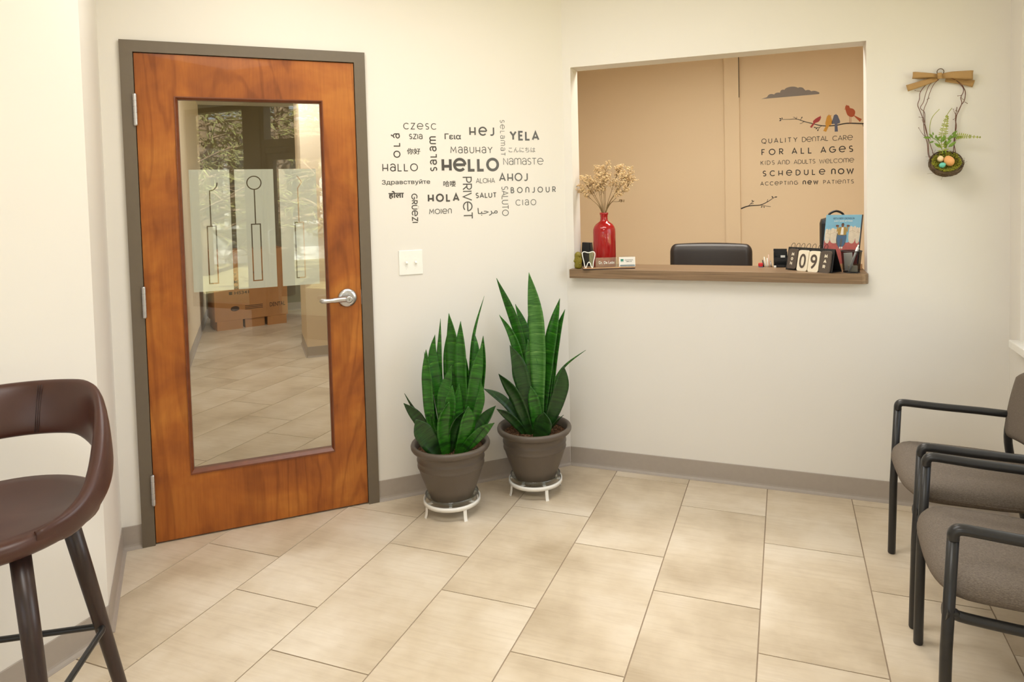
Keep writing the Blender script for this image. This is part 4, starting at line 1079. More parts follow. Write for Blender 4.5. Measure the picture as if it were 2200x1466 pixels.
# ------------------------------------------------------------------ potted snake plants
LEAVES1 =[ (-0.115,0.38,-0.154,0.456,-0.217,0.521,0.054),(-0.122,0.422,-0.178,0.49,-0.219,0.557,0.025),(-0.048,0.277,-0.094,0.388,-0.141,0.479,0.079),(-0.044,0.403,-0.051,0.655,-0.037,0.912,0.03),(-0.042,0.487,-0.076,0.722,-0.062,0.84,0.048),(-0.087,0.446,-0.098,0.622,-0.099,0.781,0.046),(-0.091,0.488,-0.114,0.639,-0.121,0.75,0.029),(0.012,0.486,0.021,0.778,0.005,0.938,0.066),(-0.002,0.57,-0.001,0.753,0.009,0.888,0.051),(0.059,0.459,0.06,0.719,0.064,0.906,0.056),(0.093,0.567,0.117,0.817,0.174,1.012,0.018),(0.101,0.551,0.128,0.734,0.123,0.835,0.043),(0.128,0.483,0.157,0.683,0.166,0.826,0.046),(0.099,0.484,0.138,0.683,0.166,0.799,0.053),(0.119,0.441,0.15,0.541,0.157,0.624,0.041),(0.089,0.551,0.09,0.651,0.085,0.725,0.031),(0.065,0.316,0.16,0.44,0.224,0.522,0.058),(0.057,0.308,0.155,0.407,0.218,0.45,0.051),(-0.019,0.276,-0.018,0.444,0.014,0.557,0.06),(0.065,0.308,0.085,0.417,0.101,0.534,0.073),(-0.005,0.318,0.031,0.426,0.087,0.509,0.04),(-0.067,0.404,-0.076,0.463,-0.083,0.501,0.022),(-0.028,0.52,0.0,0.637,0.018,0.703,0.05),(0.007,0.318,0.003,0.444,0.024,0.619,0.05),(0.043,0.401,0.043,0.535,0.053,0.619,0.046) ]
LEAVES2 =[ (0.004,0.341,-0.06,0.769,-0.173,1.077,0.051),(0.027,0.367,-0.029,0.768,-0.082,0.939,0.051),(-0.001,0.323,-0.079,0.725,-0.162,0.897,0.04),(-0.047,0.591,-0.07,0.787,-0.103,0.86,0.046),(0.036,0.323,0.027,0.811,-0.008,1.107,0.072),(0.028,0.412,-0.004,0.723,-0.015,0.9,0.044),(0.053,0.34,0.088,0.721,0.144,0.968,0.058),(0.066,0.366,0.119,0.738,0.17,0.908,0.046),(0.073,0.446,0.151,0.6,0.273,0.69,0.018),(0.075,0.339,0.131,0.507,0.154,0.64,0.07),(-0.018,0.324,-0.06,0.61,-0.111,0.75,0.069),(-0.019,0.306,-0.084,0.495,-0.169,0.618,0.058),(-0.045,0.325,-0.138,0.452,-0.249,0.529,0.039),(-0.045,0.307,-0.113,0.389,-0.184,0.439,0.04),(-0.027,0.306,-0.082,0.406,-0.125,0.471,0.048),(0.025,0.283,0.046,0.367,0.05,0.436,0.083),(0.07,0.331,0.11,0.365,0.148,0.397,0.026),(-0.063,0.485,-0.089,0.575,-0.107,0.648,0.039),(0.008,0.323,-0.003,0.59,-0.021,0.768,0.063),(0.053,0.358,0.08,0.553,0.1,0.694,0.042),(0.016,0.296,0.01,0.412,-0.013,0.546,0.053) ]
# depth of each leaf within its pot (metres towards the room are negative) and its shade
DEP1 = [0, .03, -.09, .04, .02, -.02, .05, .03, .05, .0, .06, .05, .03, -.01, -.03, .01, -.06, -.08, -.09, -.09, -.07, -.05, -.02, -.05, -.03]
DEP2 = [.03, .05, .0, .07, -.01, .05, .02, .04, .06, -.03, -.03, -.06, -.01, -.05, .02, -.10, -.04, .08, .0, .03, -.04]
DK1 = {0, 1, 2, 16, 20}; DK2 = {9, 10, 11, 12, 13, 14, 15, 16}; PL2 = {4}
def plant(loc, leaves, dep, dark, pale, label, seed, sc):
    rg = random.Random(seed)
    rz = math.atan2(.3468, .9379)
    t = thing('potted_snake_plant', label, 'potted plant', (loc[0], loc[1], .0735), rz)
    z0 = .0735
    # pot
    prof = [(.088, 0), (.100, .002), (.104, .010), (.108, .020), (.124, .062), (.142, .112), (.152, .143), (.1545, .150), (.1575, .153), (.1585, .158), (.1575, .163), (.1575, .178), (.1600, .184), (.1600, .189), (.1575, .194), (.1590, .206), (.1625, .222), (.172, .228), (.181, .233), (.1865, .242), (.1875, .251), (.1845, .259), (.176, .263), (.168, .259), (.163, .248), (.158, .225)]
    prof = [(r*sc, z*sc) for r, z in prof]
    mb = MB(); mb.lathe(prof, 64); obj('pot', mb, 'pot', t)
    mb = MB(); n = 40; bm = mb.bm; R = .1585*sc; zs = .222*sc
    c = bm.verts.new((0, 0, zs+.014)); rings = []
    for j in range(1, 9):
        r = R*j/8; rings.append([bm.verts.new((r*math.cos(2*PI*k/n), r*math.sin(2*PI*k/n), zs+.014*(1-j/8)+(rg.uniform(-.004, .005) if j < 8 else 0))) for k in range(n)])
    for k in range(n): bm.faces.new((c, rings[0][k], rings[0][(k+1) % n]))
    for a, b in zip(rings, rings[1:]):
        for k in range(n): bm.faces.new((a[k], b[k], b[(k+1) % n], a[(k+1) % n]))
    for k in range(110):
        a, r = rg.uniform(0, 2*PI), R*math.sqrt(rg.random())*.95; s = rg.uniform(.002, .006)
        mb.ell((r*math.cos(a), r*math.sin(a), zs+.012*(1-r/R)+.003), (s*rg.uniform(.8, 1.6), s, s*.7), sub=1)
    so = obj('soil', mb, 'soil', t)
    for i, (bx, bz, mx, mz, tx, tz, w_) in enumerate(leaves):
        d = dep[i]
        # root the leaf in the soil, keep it inside the pot's mouth
        sz = zs+z0+.004
        root = Vector((max(-.10, min(.10, bx*.55)), max(-.10, min(.10, d*.9)), sz-.02))
        p1 = Vector((bx, d, bz)); p2 = Vector((mx, d*1.1, mz)); p3 = Vector((tx, d*1.25+.0, tz))
        pts = [root] + ([p1] if bz > sz+.05 else []) + [p2, p3]
        # axis through the three or four points
        P = smooth(pts, 8); P = [Vector((p.x, p.y, p.z-z0)) for p in P]; n = len(P)
        yaw = rg.uniform(-.8, .8); w_ *= .56
        tl = 0
        mb = MB(); bm = mb.bm; uvl = bm.loops.layers.uv.new('UVMap'); rows = []; tot = sum((b-a).length for a, b in zip(P, P[1:]))
        tip = .30 if w_ > .02 else .5
        for k, p in enumerate(P):
            if k: tl += (P[k]-P[k-1]).length
            f = tl/tot
            ww = w_*(.55+.45*min(1, f/.45)) if f < 1-tip else w_*max(.02, (1-((f-(1-tip))/tip)**1.7))
            T = (P[min(k+1, n-1)]-P[max(k-1, 0)]).normalized()
            side = Vector((math.cos(yaw), math.sin(yaw), 0)); side = (side-T*side.dot(T)).normalized(); nor = T.cross(side)
            row = []
            for u in (-1, -.62, -.25, .25, .62, 1):
                row.append((bm.verts.new(p+side*ww*u+nor*(ww*.28*(abs(u)**1.6-.3))*(-1)), (u*w_, tl)))
            rows.append(row)
        for a, b in zip(rows, rows[1:]):
            for k in range(5):
                f = bm.faces.new((a[k][0], a[k+1][0], b[k+1][0], b[k][0])); f.smooth = True
                for lp, uv in zip(f.loops, (a[k][1], a[k+1][1], b[k+1][1], b[k][1])): lp[uvl].uv = uv
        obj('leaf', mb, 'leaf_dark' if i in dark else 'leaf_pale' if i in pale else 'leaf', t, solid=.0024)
    return t
def stand(loc, rot, label, label2):
    t = thing('plant_stand', label, 'plant stand', (loc[0], loc[1], 0), rot)
    mb = MB(); mb.lathe([(.128, .050), (.135, .050), (.135, .0685), (.128, .0685), (.128, .050)], 56, close_bottom=False)
    obj('ring', mb, 'whitemetal', t)
    mb = MB()
    for a in (0, PI/3, 2*PI/3):
        q = MB().box(-.129, .129, -.007, .007, .060, .0640); q.xf(Matrix.Rotation(a, 4, 'Z')); tmp = bpy.data.meshes.new('x'); q.bm.to_mesh(tmp); q.bm.free(); mb.bm.from_mesh(tmp); bpy.data.meshes.remove(tmp)
    obj('cross_bars', mb, 'whitemetal', t)
    for k in range(4):
        a = k*PI/2
        mb = MB(); P = smooth([(.1315, 0, .060), (.1325, 0, .035), (.1345, 0, .015), (.1395, 0, 0)], 4); bm = mb.bm
        rows = [[bm.verts.new((p[0]+o, y, p[2])) for o, y in ((-.0018, -.008), (.0018, -.008), (.0018, .008), (-.0018, .008))] for p in P]
        for r0, r1 in zip(rows, rows[1:]):
            for j in range(4): bm.faces.new((r0[j], r0[(j+1) % 4], r1[(j+1) % 4], r1[j]))
        bm.faces.new(rows[0]); bm.faces.new(list(reversed(rows[-1])))
        mb.xf(Matrix.Rotation(a, 4, 'Z')); obj('leg', mb, 'whitemetal', t)
    mb = MB(); mb.lathe([(.001, .0), (.104, .0), (.112, .003), (.124, .022), (.1265, .0225), (.115, .003), (.106, -.0 + .0022), (.001, .0022)], 56, close_bottom=False)
    tag(obj('plant_saucer', mb, 'acryliced', loc=(loc[0], loc[1], .0692)), label2, 'saucer', 'clear saucers under the pots')
A_, B_ = (-.38, -.69), (-.075, -.365)
stand(A_, .93, 'white metal plant stand nearer the wooden door', 'clear plastic saucer on the plant stand nearer the door')
stand(B_, -.8, 'white metal plant stand in the wall corner below the reception counter', 'clear plastic saucer on the corner plant stand, water stained')
plant(A_, LEAVES1, DEP1, DK1, set(), 'bushy snake plant in a taupe pot standing nearer the wooden door', 5, 1.0)
plant(B_, LEAVES2, DEP2, DK2, PL2, 'taller snake plant in a taupe pot in the wall corner', 9, 1.0)

# ------------------------------------------------------------------ guest chairs
def guest_chair(loc, label, rz=0):
    """front faces local -x; origin on the floor midway between the front legs"""
    t = thing('guest_chair', label, 'chair', (loc[0], loc[1], 0), rz, 'guest chairs by the window')
    hw = .252; zt = .620
    for s in (-1, 1):
        y = s*hw
        mb = MB(); mb.tube([(-.012, y, 0), (-.012, y, .004), (-.004, y, .3), (.012, y, zt-.012)], [.0125, .0145, .0145, .0142], 14); obj('leg', mb, 'blackmetal', t)
        # arm: from the front leg's top, rounding over and running back to the backrest
        P = smooth([(.012, y, zt-.024), (.0125, y, zt-.010), (.020, y, zt+.001), (.036, y, zt+.004), (.08, y, zt+.002), (.16, y, zt-.002), (.30, y, zt-.006), (.42, y*.97, zt-.010)], 5)
        mb = MB(); mb.tube(P, [.0142]*len(P), 12); 
        for v in mb.bm.verts: v.co.y = y + (v.co.y-y)*1.25 if v.co.x < .36 else v.co.y
        obj('armrest', mb, 'blackmetal', t)
        mb = MB(); mb.tube(smooth([(.485, y*.98, .002), (.445, y*.98, .20), (.40, y*.98, .42), (.388, y*.97, .55), (.420, y*.95, .70), (.432, y*.93, .76)], 5), .0145, 12); obj('leg', mb, 'blackmetal', t)
        mb = MB(); P = smooth([(-.008, y, .405), (.012, y*.985, .402), (.04, y*.97, .392), (.2, y*.965, .384), (.405, y*.975, .380)], 5); mb.tube(P, [.022, .020, .018, .016, .0145] + [.0135]*(len(P)-5), 12); obj('side_rail', mb, 'blackmetal', t)
    # seat: rounded plan, crowned top, soft waterfall front
    mb = MB(); bm = mb.bm; nu, nv = 20, 18
    def plan(u, v):
        # u -1..1 across, v 0 front .. 1 back
        x = -.030 + .475*v; wid = .236 + .010*math.sin(PI*min(1, v*1.05)) - .03*max(0, v-.6)
        fx = -.034 + .045*abs(u)**3.6
        xx = fx + (.445-fx)*v
        return xx, wid*u
    def grid(top):
        g = []
        for j in range(nv+1):
            v = j/nv; row = []
            for i in range(nu+1):
                u = -1+2*i/nu
                uu = math.copysign(1-(1-abs(u))**1.6, u) if False else math.sin(u*PI/2)
                vv = .5-.5*math.cos(v*PI)
                x, y = plan(uu, vv)
                e = min(1, (1-abs(uu))/.16) ; f = min(1, vv/.16); b = min(1, (1-vv)/.2)
                k = math.sqrt(max(0, 1-(1-e)**2))*math.sqrt(max(0, 1-(1-f)**2))*math.sqrt(max(0, 1-(1-b)**2))
                zmid = .450
                z = zmid + (.036*k + .008*(1-uu*uu)*k - .014*vv if top else -.030*k)
                row.append(bm.verts.new((x, y, z)))
            g.append(row)
        return g
    for top in (True, False):
        g = grid(top)
        for j in range(nv):
            for i in range(nu):
                f = bm.faces.new((g[j][i], g[j][i+1], g[j+1][i+1], g[j+1][i])); f.smooth = True
    bmesh.ops.remove_doubles(bm, verts=bm.verts, dist=.0008)
    obj('seat', mb, 'fabric', t)
    # backrest: curved rounded shield
    mb = MB(); bm = mb.bm
    def bgrid(off):
        g = []
        for j in range(nv+1):
            v = j/nv; vv = .5-.5*math.cos(v*PI); row = []
            for i in range(nu+1):
                u = math.sin((-1+2*i/nu)*PI/2)
                wid = .225 + .035*math.sin(PI*min(1, .15+vv*.8)) - .10*max(0, .18-vv) - .30*max(0, vv-.88)
                z = .53 + .26*vv + .012*(1-u*u)
                e = min(1, (1-abs(u))/.10); f = min(1, vv/.12); b = min(1, (1-vv)/.12)
                k = math.sqrt(max(0, 1-(1-e)**2))*math.sqrt(max(0, 1-(1-f)**2))*math.sqrt(max(0, 1-(1-b)**2))
                x = .418 + .045*vv - .035*abs(u)**2 + off*.022*k
                row.append(bm.verts.new((x, wid*u, z)))
            g.append(row)
        return g
    for off in (-1, 1):
        g = bgrid(off)
        for j in range(nv):
            for i in range(nu):
                f = bm.faces.new((g[j][i], g[j][i+1], g[j+1][i+1], g[j+1][i])); f.smooth = True
    bmesh.ops.remove_doubles(bm, verts=bm.verts, dist=.0008)
    obj('backrest', mb, 'fabric', t)
    return t
guest_chair((1.528, -.745), 'grey upholstered guest chair with black arms, closer to the reception wall')
guest_chair((1.516, -1.335), 'grey upholstered guest chair with black arms, in front of the other guest chair', -.05)

# ------------------------------------------------------------------ bar stool
def bar_stool():
    S = (-.729, -2.444); b = Vector((-.587, .806))          # direction of its back
    rz = math.atan2(b.y, b.x) - PI/2 - .07                   # local +y = back
    t = thing('bar_stool', 'brown leatherette bar stool with curved open back and dark wooden legs', 'bar stool', (S[0], S[1], 0), rz)
    ZS = .728
    # seat: dished rounded disc with a thick soft edge
    mb = MB(); bm = mb.bm; n = 48
    prof = [(0, .0), (.07, .001), (.13, .006), (.175, .014), (.200, .018), (.213, .012), (.218, -.004), (.212, -.022), (.19, -.038), (.15, -.048), (.08, -.052), (0, -.052)]
    rings = []
    for r, z in prof:
        ring = []
        for k in range(n):
            a = 2*PI*k/n; rr = r*(1+.03*math.cos(2*a))
            ring.append(bm.verts.new((rr*math.cos(a)*1.0, rr*math.sin(a)*.96-.005, ZS+z-(.022*max(0, -math.sin(a))**2*(r/.22)**2)+(.012*max(0, math.sin(a))*(r/.22)**2))))
        rings.append(ring)
    for a, c in zip(rings, rings[1:]):
        for k in range(n):
            try: f = bm.faces.new((a[k], a[(k+1) % n], c[(k+1) % n], c[k])); f.smooth = True
            except ValueError: pass
    bmesh.ops.remove_doubles(bm, verts=bm.verts, dist=.0005)
    obj('seat', mb, 'leather', t)
    # back band sweeping down into the seat sides
    mb = MB(); bm = mb.bm; N = 72; sec = 20; rows = []
    for i in range(N+1):
        th = math.radians(-136 + 272*i/N); a = abs(math.degrees(th))
        s = min(1, max(0, (a-22)/100)); s = s*s*(3-2*s)
        rc = .238 - .028*s; zc = ZS + .205*(1-s) - .004*s
        hh = (.074*(1-s) + .036*s + .010*math.sin(PI*s))*(1-.55*max(0, (a-112)/24)**1.5)
        flare = .26*(1-s) - .55*math.sin(PI*s)*.6 + .2*s
        tk = (.016 + .006*math.sin(PI*s))*(1-.4*max(0, (a-112)/24))
        row = []
        for k in range(sec):
            q = 2*PI*k/sec; cu, su = math.cos(q), math.sin(q)
            e = .78
            du = math.copysign(abs(cu)**e, cu)*tk; dv = math.copysign(abs(su)**e, su)*hh
            r = rc + du*math.cos(flare) + dv*math.sin(flare); z = zc + dv*math.cos(flare) - du*math.sin(flare)
            row.append(bm.verts.new((r*math.sin(th), r*math.cos(th)*.97, z)))
        rows.append(row)
    for a, c in zip(rows, rows[1:]):
        for k in range(sec): f = bm.faces.new((a[k], a[(k+1) % sec], c[(k+1) % sec], c[k])); f.smooth = True
    bm.faces.new(rows[0]); bm.faces.new(list(reversed(rows[-1])))
    back = obj('backrest', mb, 'leather', t)
    # stitched seams
    mb = MB()
    for th in (-.022, .0, .022):
        mb.tube([((.238-.0165+dz*.26)*math.sin(th), (.238-.0165+dz*.26)*.97*math.cos(th), ZS+.205+dz) for dz in [-.062+.124*k/12 for k in range(13)]], .0011, 5)
    obj('seam', mb, 'seamleather', back)
    # legs
    for sx in (-1, 1):
        for sy in (-1, 1):
            top = Vector((sx*.096, sy*.115, ZS-.035)); bot = Vector((sx*.197, sy*.215, 0))
            mb = MB(); mb.tube([bot, bot.lerp(top, .02), bot.lerp(top, .7), top], [.0135, .015, .021, .022], 16); obj('leg', mb, 'woodleg', t)
    # footrest ring
    z = .318; h = .163; r = .03
    P = []
    for cx, cy, a0 in ((h-r, h-r, 0), (-h+r, h-r, 90), (-h+r, -h+r, 180), (h-r, -h+r, 270)): P += [(cx+r*math.cos(math.radians(a0+q*18)), cy+r*math.sin(math.radians(a0+q*18)), z) for q in range(6)]
    mb = MB(); mb.tube(P, .0085, 10, close=True); obj('footrest', mb, 'blackmetal', t)
    mb = MB(); mb.lathe([(.09, 0), (.13, .004), (.13, .018), (.09, .022)], 32, (0, 0, ZS-.066), close_top=True); obj('mounting_plate', mb, 'blackmetal', t)
bar_stool()

# ------------------------------------------------------------------ nest hanging on the back wall
def nest():
    ox, oz = 1.79, 1.60
    t = thing('nest_wreath', 'twig hoop wall hanging with burlap bow, moss nest and small eggs', 'wall decoration', (ox, 0, oz))
    rg = random.Random(4)
    L = lambda x, y, z: (x-ox, y, z-oz)
    mb = MB(); mb.tube([(1.7802-ox+.0135*math.cos(a), -.012, 2.0015-oz+.0135*math.sin(a)) for a in [2*PI*k/24 for k in range(24)]], .0018, 7, close=True); obj('hanging_ring', mb, 'nest', t)
    # bow: two loops, knot, two tails, as thick ribbon strips
    def strip(pts, w_, mb, tw=0):
        if len(w_) == 2: w_ = [w_[0]+(w_[1]-w_[0])*i/(len(pts)-1) for i in range(len(pts))]
        P = smooth([Vector(p) for p in pts], 6); bm = mb.bm; rows = []
        for i, p in enumerate(P):
            T = (P[min(i+1, len(P)-1)]-P[max(i-1, 0)]).normalized()
            s = Vector((-T.z, 0, T.x)).normalized() if abs(T.y) < .95 else Vector((0, 0, 1))
            if s.z < 0: s = -s
            q = i/6; a_ = min(int(q), len(w_)-2); ww = w_[a_]+(w_[a_+1]-w_[a_])*(q-a_)
            rows.append([bm.verts.new(p+s*ww*u+Vector((0, .0012*math.sin(i*.9+u*2), 0))) for u in (-.5, -.2, .2, .5)])
        for a, b in zip(rows, rows[1:]):
            for k in range(3): f = bm.faces.new((a[k], a[k+1], b[k+1], b[k])); f.smooth = True
        return mb
    bow = MB()
    strip([L(1.776, -.020, 1.981), L(1.73, -.036, 1.987), L(1.676, -.033, 1.992), L(1.672, -.022, 1.992), L(1.70, -.013, 1.988), L(1.776, -.014, 1.981)], (.016, .020, .029, .030, .024, .014), bow)
    strip([L(1.776, -.022, 1.981), L(1.82, -.038, 1.980), L(1.892, -.036, 1.975), L(1.897, -.024, 1.975), L(1.86, -.012, 1.977), L(1.776, -.014, 1.981)], (.018, .030, .039, .040, .030, .016), bow)
    b = obj('bow', bow, 'burlap', t, solid=.0014)
    tl = MB(); strip([L(1.768, -.018, 1.973), L(1.72, -.022, 1.958), L(1.646, -.017, 1.937)], (.022, .030), tl); obj('tail', tl, 'burlap', b, solid=.0014)
    tl = MB(); strip([L(1.80, -.012, 1.966), L(1.86, -.013, 1.953), L(1.909, -.010, 1.938)], (.022, .032), tl); obj('tail', tl, 'burlap', b, solid=.0014)
    kn = MB(); strip([L(1.772, -.037, 1.994), L(1.7725, -.041, 1.981), L(1.774, -.036, 1.968)], (.018, .018), kn); obj('knot', kn, 'burlap', b, solid=.003)
    # twig hoop
    mb = MB()
    Lp = [(1.772, 1.9691), (1.735, 1.955), (1.7187, 1.9431), (1.6998, 1.915), (1.6968, 1.887), (1.69, 1.8591), (1.700, 1.83), (1.712, 1.790), (1.7165, 1.7366), (1.728, 1.68), (1.7317, 1.632)]
    Lq = [(1.772, 1.968), (1.738, 1.948), (1.722, 1.91), (1.712, 1.87), (1.700, 1.845), (1.716, 1.825), (1.718, 1.79), (1.720, 1.75), (1.738, 1.68), (1.752, 1.63)]
    Lr = [(1.772, 1.967), (1.752, 1.945), (1.737, 1.91), (1.726, 1.87), (1.714, 1.84), (1.712, 1.80), (1.724, 1.74), (1.730, 1.69), (1.734, 1.63)]
    Ra = [(1.8368, 1.9603), (1.858, 1.944), (1.8722, 1.92), (1.8774, 1.8972), (1.872, 1.865), (1.8609, 1.8476), (1.850, 1.82), (1.8424, 1.7979), (1.8388, 1.7471), (1.836, 1.69), (1.8314, 1.635)]
    Rb = [(1.842, 1.957), (1.866, 1.925), (1.868, 1.905), (1.858, 1.88), (1.862, 1.855), (1.852, 1.825), (1.838, 1.79), (1.841, 1.75), (1.832, 1.69), (1.838, 1.64)]
    Tp = [(1.7697, 1.9691), (1.80, 1.975), (1.8368, 1.9603)]
    for j, pl in enumerate((Lp, Lq, Lr, Ra, Rb, Tp, [(1.845, 1.84), (1.838, 1.79), (1.842, 1.75), (1.836, 1.72)])):
        mb.tube(smooth([L(x, -.012-.004*(j % 3)+rg.uniform(-.002, .002), z) for x, z in pl] + ([L(1.735+.006*j if j < 3 else 1.840-.004*(j-3), -.046, 1.612)] if j < 5 else []), 5), [.0016, .0014, .0014, .0017, .0015, .0016, .0013][j], 6)
    for (x, z), (dx, dz) in (((1.7, 1.92), (-.022, .004)), ((1.712, 1.80), (-.018, .004)), ((1.722, 1.71), (-.030, .045)), ((1.87, 1.87), (-.012, .01)), ((1.848, 1.82), (-.010, .004)), ((1.84, 1.79), (-.012, -.006)), ((1.862, 1.89), (-.016, -.002)), ((1.874, 1.86), (.008, -.008)), ((1.726, 1.88), (.008, .006)), ((1.84, 1.73), (-.004, .05)), ((1.842, 1.80), (-.014, .03)), ((1.72, 1.76), (-.014, .03)), ((1.841, 1.69), (-.012, .02))):
        mb.tube([L(x, -.014, z), L(x+dx*.6, -.02, z+dz*.5), L(x+dx, -.022, z+dz)], [.0012, .0009, .0006], 5); mb.ell(L(x+dx, -.022, z+dz), (.002, .002, .002), sub=1)
    obj('twig_hoop', mb, 'twig', t)
    # nest bowl of many fine twigs, tilted open towards the room
    ncx, ncz = 1.7915, 1.598
    mb = MB()
    mb.lathe([(.012, 0), (.040, .006), (.052, .022), (.056, .038), (.050, .046), (.040, .036), (.02, .022), (.004, .02)], 40, (0, 0, 0), sx=1.1, sy=1.05)
    for k in range(150):
        a0 = rg.uniform(0, 2*PI); da = rg.uniform(.5, 1.5); h0 = rg.uniform(.004, .047); h1 = min(.05, max(.002, h0+rg.uniform(-.02, .02)))
        pts = []
        for q in range(6):
            a = a0+da*q/5; h = h0+(h1-h0)*q/5
            r = (.030+.030*min(1, h/.028)**.6)+rg.uniform(-.0015, .003)
            pts.append((r*1.1*math.cos(a), r*1.05*math.sin(a), h))
        mb.tube(pts, rg.uniform(.0006, .0012), 4, cap=False)
    for k in range(26):
        a = rg.uniform(0, 2*PI); r = .060; p = Vector((r*1.1*math.cos(a), r*1.05*math.sin(a), rg.uniform(.02, .05)))
        d = Vector((rg.uniform(-1, 1), rg.uniform(-1, 1), rg.uniform(-.3, .6))).normalized()
        mb.tube([p, p+d*.010+Vector((0, 0, .002)), p+d*.022], .0005, 4, cap=False)
    tilt = Matrix.Translation(L(ncx, -.062, ncz-.012)) @ Matrix.Rotation(.92, 4, 'X') @ Matrix.Translation((0, 0, -.034)) @ Matrix.Rotation(.35, 4, 'Z')
    mb.xf(tilt); nb = obj('nest', mb, 'nest', t)
    mb = MB()
    for k in range(620):
        a, r = rg.uniform(0, 2*PI), .053*math.sqrt(rg.random()); s = rg.uniform(.0028, .0062)
        mb.ell((r*1.08*math.cos(a), r*1.02*math.sin(a), .0275+.023*(r/.05)**2+rg.uniform(-.002, .004)), (s, s*rg.uniform(.5, 1), s*rg.uniform(.4, .8)), sub=1)
    mb.xf(tilt); obj('moss', mb, 'moss', t)['kind'] = 'stuff'
    iv = tilt.inverted()
    for mat, (x, ey, z), r, rr, lb in (('egg_cream', (1.7705, -.066, 1.6100), (.0135, .0135, .0145), 0, 'small cream egg'), ('egg_blue', (1.7733, -.088, 1.5815), (.0120, .0120, .0140), 1.1, 'small turquoise egg'), ('egg_orange', (1.8013, -.077, 1.5992), (.0205, .0205, .0245), -.4, 'large orange egg')):
        mb = MB(); mb.ell((0, 0, 0), r, sub=3)
        for v in mb.bm.verts:
            k = 1-.16*max(0, v.co.z/r[2]); v.co.x *= k; v.co.y *= k
        mb.xf(Matrix.Translation(L(x, ey, z)) @ Matrix.Rotation(rr, 4, 'Y')); e = obj('egg', mb, mat, t); e['label'] = lb
    # fern fronds and leafy sprigs
    mb = MB()
    def frond(pts, n, ln, taper=1, w_=.0026):
        P = smooth([Vector(L(*p)) for p in pts], 8); mb.tube(P, [.0010]*len(P), 5)
        for k in range(n):
            f = k/(n-1); i = int((.12+.86*f)*(len(P)-1)); p = P[i]; T = (P[min(i+1, len(P)-1)]-P[max(i-1, 0)]).normalized(); s = Vector((T.z, 0, -T.x))
            l_ = ln*(1-.75*f*taper)
            for sg in (-1, 1):
                q = p+s*sg*l_+T*l_*.25+Vector((0, -.003, 0)); d = (q-p); nn = Vector((-d.z, 0, d.x)).normalized()*w_
                mb.bm.faces.new([mb.bm.verts.new(v) for v in (p, p+d*.4+nn, q, p+d*.4-nn)])
    frond([(1.781, -.05, 1.632), (1.775, -.055, 1.70), (1.783, -.06, 1.755), (1.797, -.058, 1.802)], 15, .022)
    frond([(1.795, -.05, 1.632), (1.792, -.06, 1.72), (1.797, -.06, 1.765), (1.801, -.055, 1.798)], 13, .013)
    frond([(1.826, -.05, 1.705), (1.85, -.056, 1.708), (1.88, -.06, 1.7035), (1.926, -.055, 1.698)], 12, .020)
    for pts in ([(1.737, -.03, 1.70), (1.735, -.032, 1.76), (1.745, -.034, 1.80), (1.7715, -.036, 1.8322)], [(1.797, -.05, 1.80), (1.805, -.05, 1.815), (1.8176, -.05, 1.8327)]):
        mb.tube(smooth([L(*p) for p in pts], 6), .0010, 5)
    obj('fern', mb, 'fern', t, solid=.0006, recalc=False)
    mb = MB()
    def leafy(x, z, dx, dz, s):
        d = Vector((dx, 0, dz)).normalized(); n = Vector((-d.z, 0, d.x)); c = Vector(L(x, -.055+rg.uniform(-.012, .008), z)); st = d*s; up = Vector((0, -.006, 0))
        V = [mb.bm.verts.new(c+st*t+n*s*h*sd+up*(abs(h)*4)) for t, h, sd in ((0, 0, 1), (.3, .17, 1), (.7, .15, 1), (1, 0, 1), (.7, .15, -1), (.3, .17, -1))]; m1 = mb.bm.verts.new(c+st*.3); m2 = mb.bm.verts.new(c+st*.7)
        for q in ((V[0], V[1], m1), (V[1], V[2], m2, m1), (V[2], V[3], m2), (V[0], m1, V[5]), (m1, m2, V[4], V[5]), (m2, V[3], V[4])): f = mb.bm.faces.new(q); f.smooth = True
    for x, z, dx, dz, s in ((1.735, 1.706, -1, .1, .030), (1.742, 1.706, -.6, .7, .024), (1.75, 1.70, .2, 1, .018), (1.748, 1.69, -.9, -.3, .022), (1.765, 1.69, -.5, .8, .026), (1.772, 1.68, .3, 1, .030), (1.783, 1.685, .1, 1, .032), (1.79, 1.67, .7, .7, .034), (1.80, 1.69, .5, .9, .030), (1.81, 1.70, .9, .5, .032), (1.82, 1.705, .3, .9, .024), (1.815, 1.715, .8, .6, .028), (1.80, 1.66, .9, .7, .040), (1.775, 1.66, -.7, .6, .034), (1.79, 1.655, .1, 1, .040), (1.742, 1.715, -.1, 1, .016), (1.83, 1.70, .8, .1, .03), (1.762, 1.705, .9, .2, .02)):
        leafy(x, z, dx, dz, s)
    mb.tube(smooth([L(1.785, -.05, 1.632), L(1.765, -.053, 1.685), L(1.737, -.055, 1.708)], 5), .0012, 5); mb.tube(smooth([L(1.79, -.05, 1.632), L(1.805, -.055, 1.69), L(1.832, -.055, 1.708)], 5), .0012, 5)
    obj('leaf_sprigs', mb, 'sprig', t, solid=.0008, recalc=False)
nest()

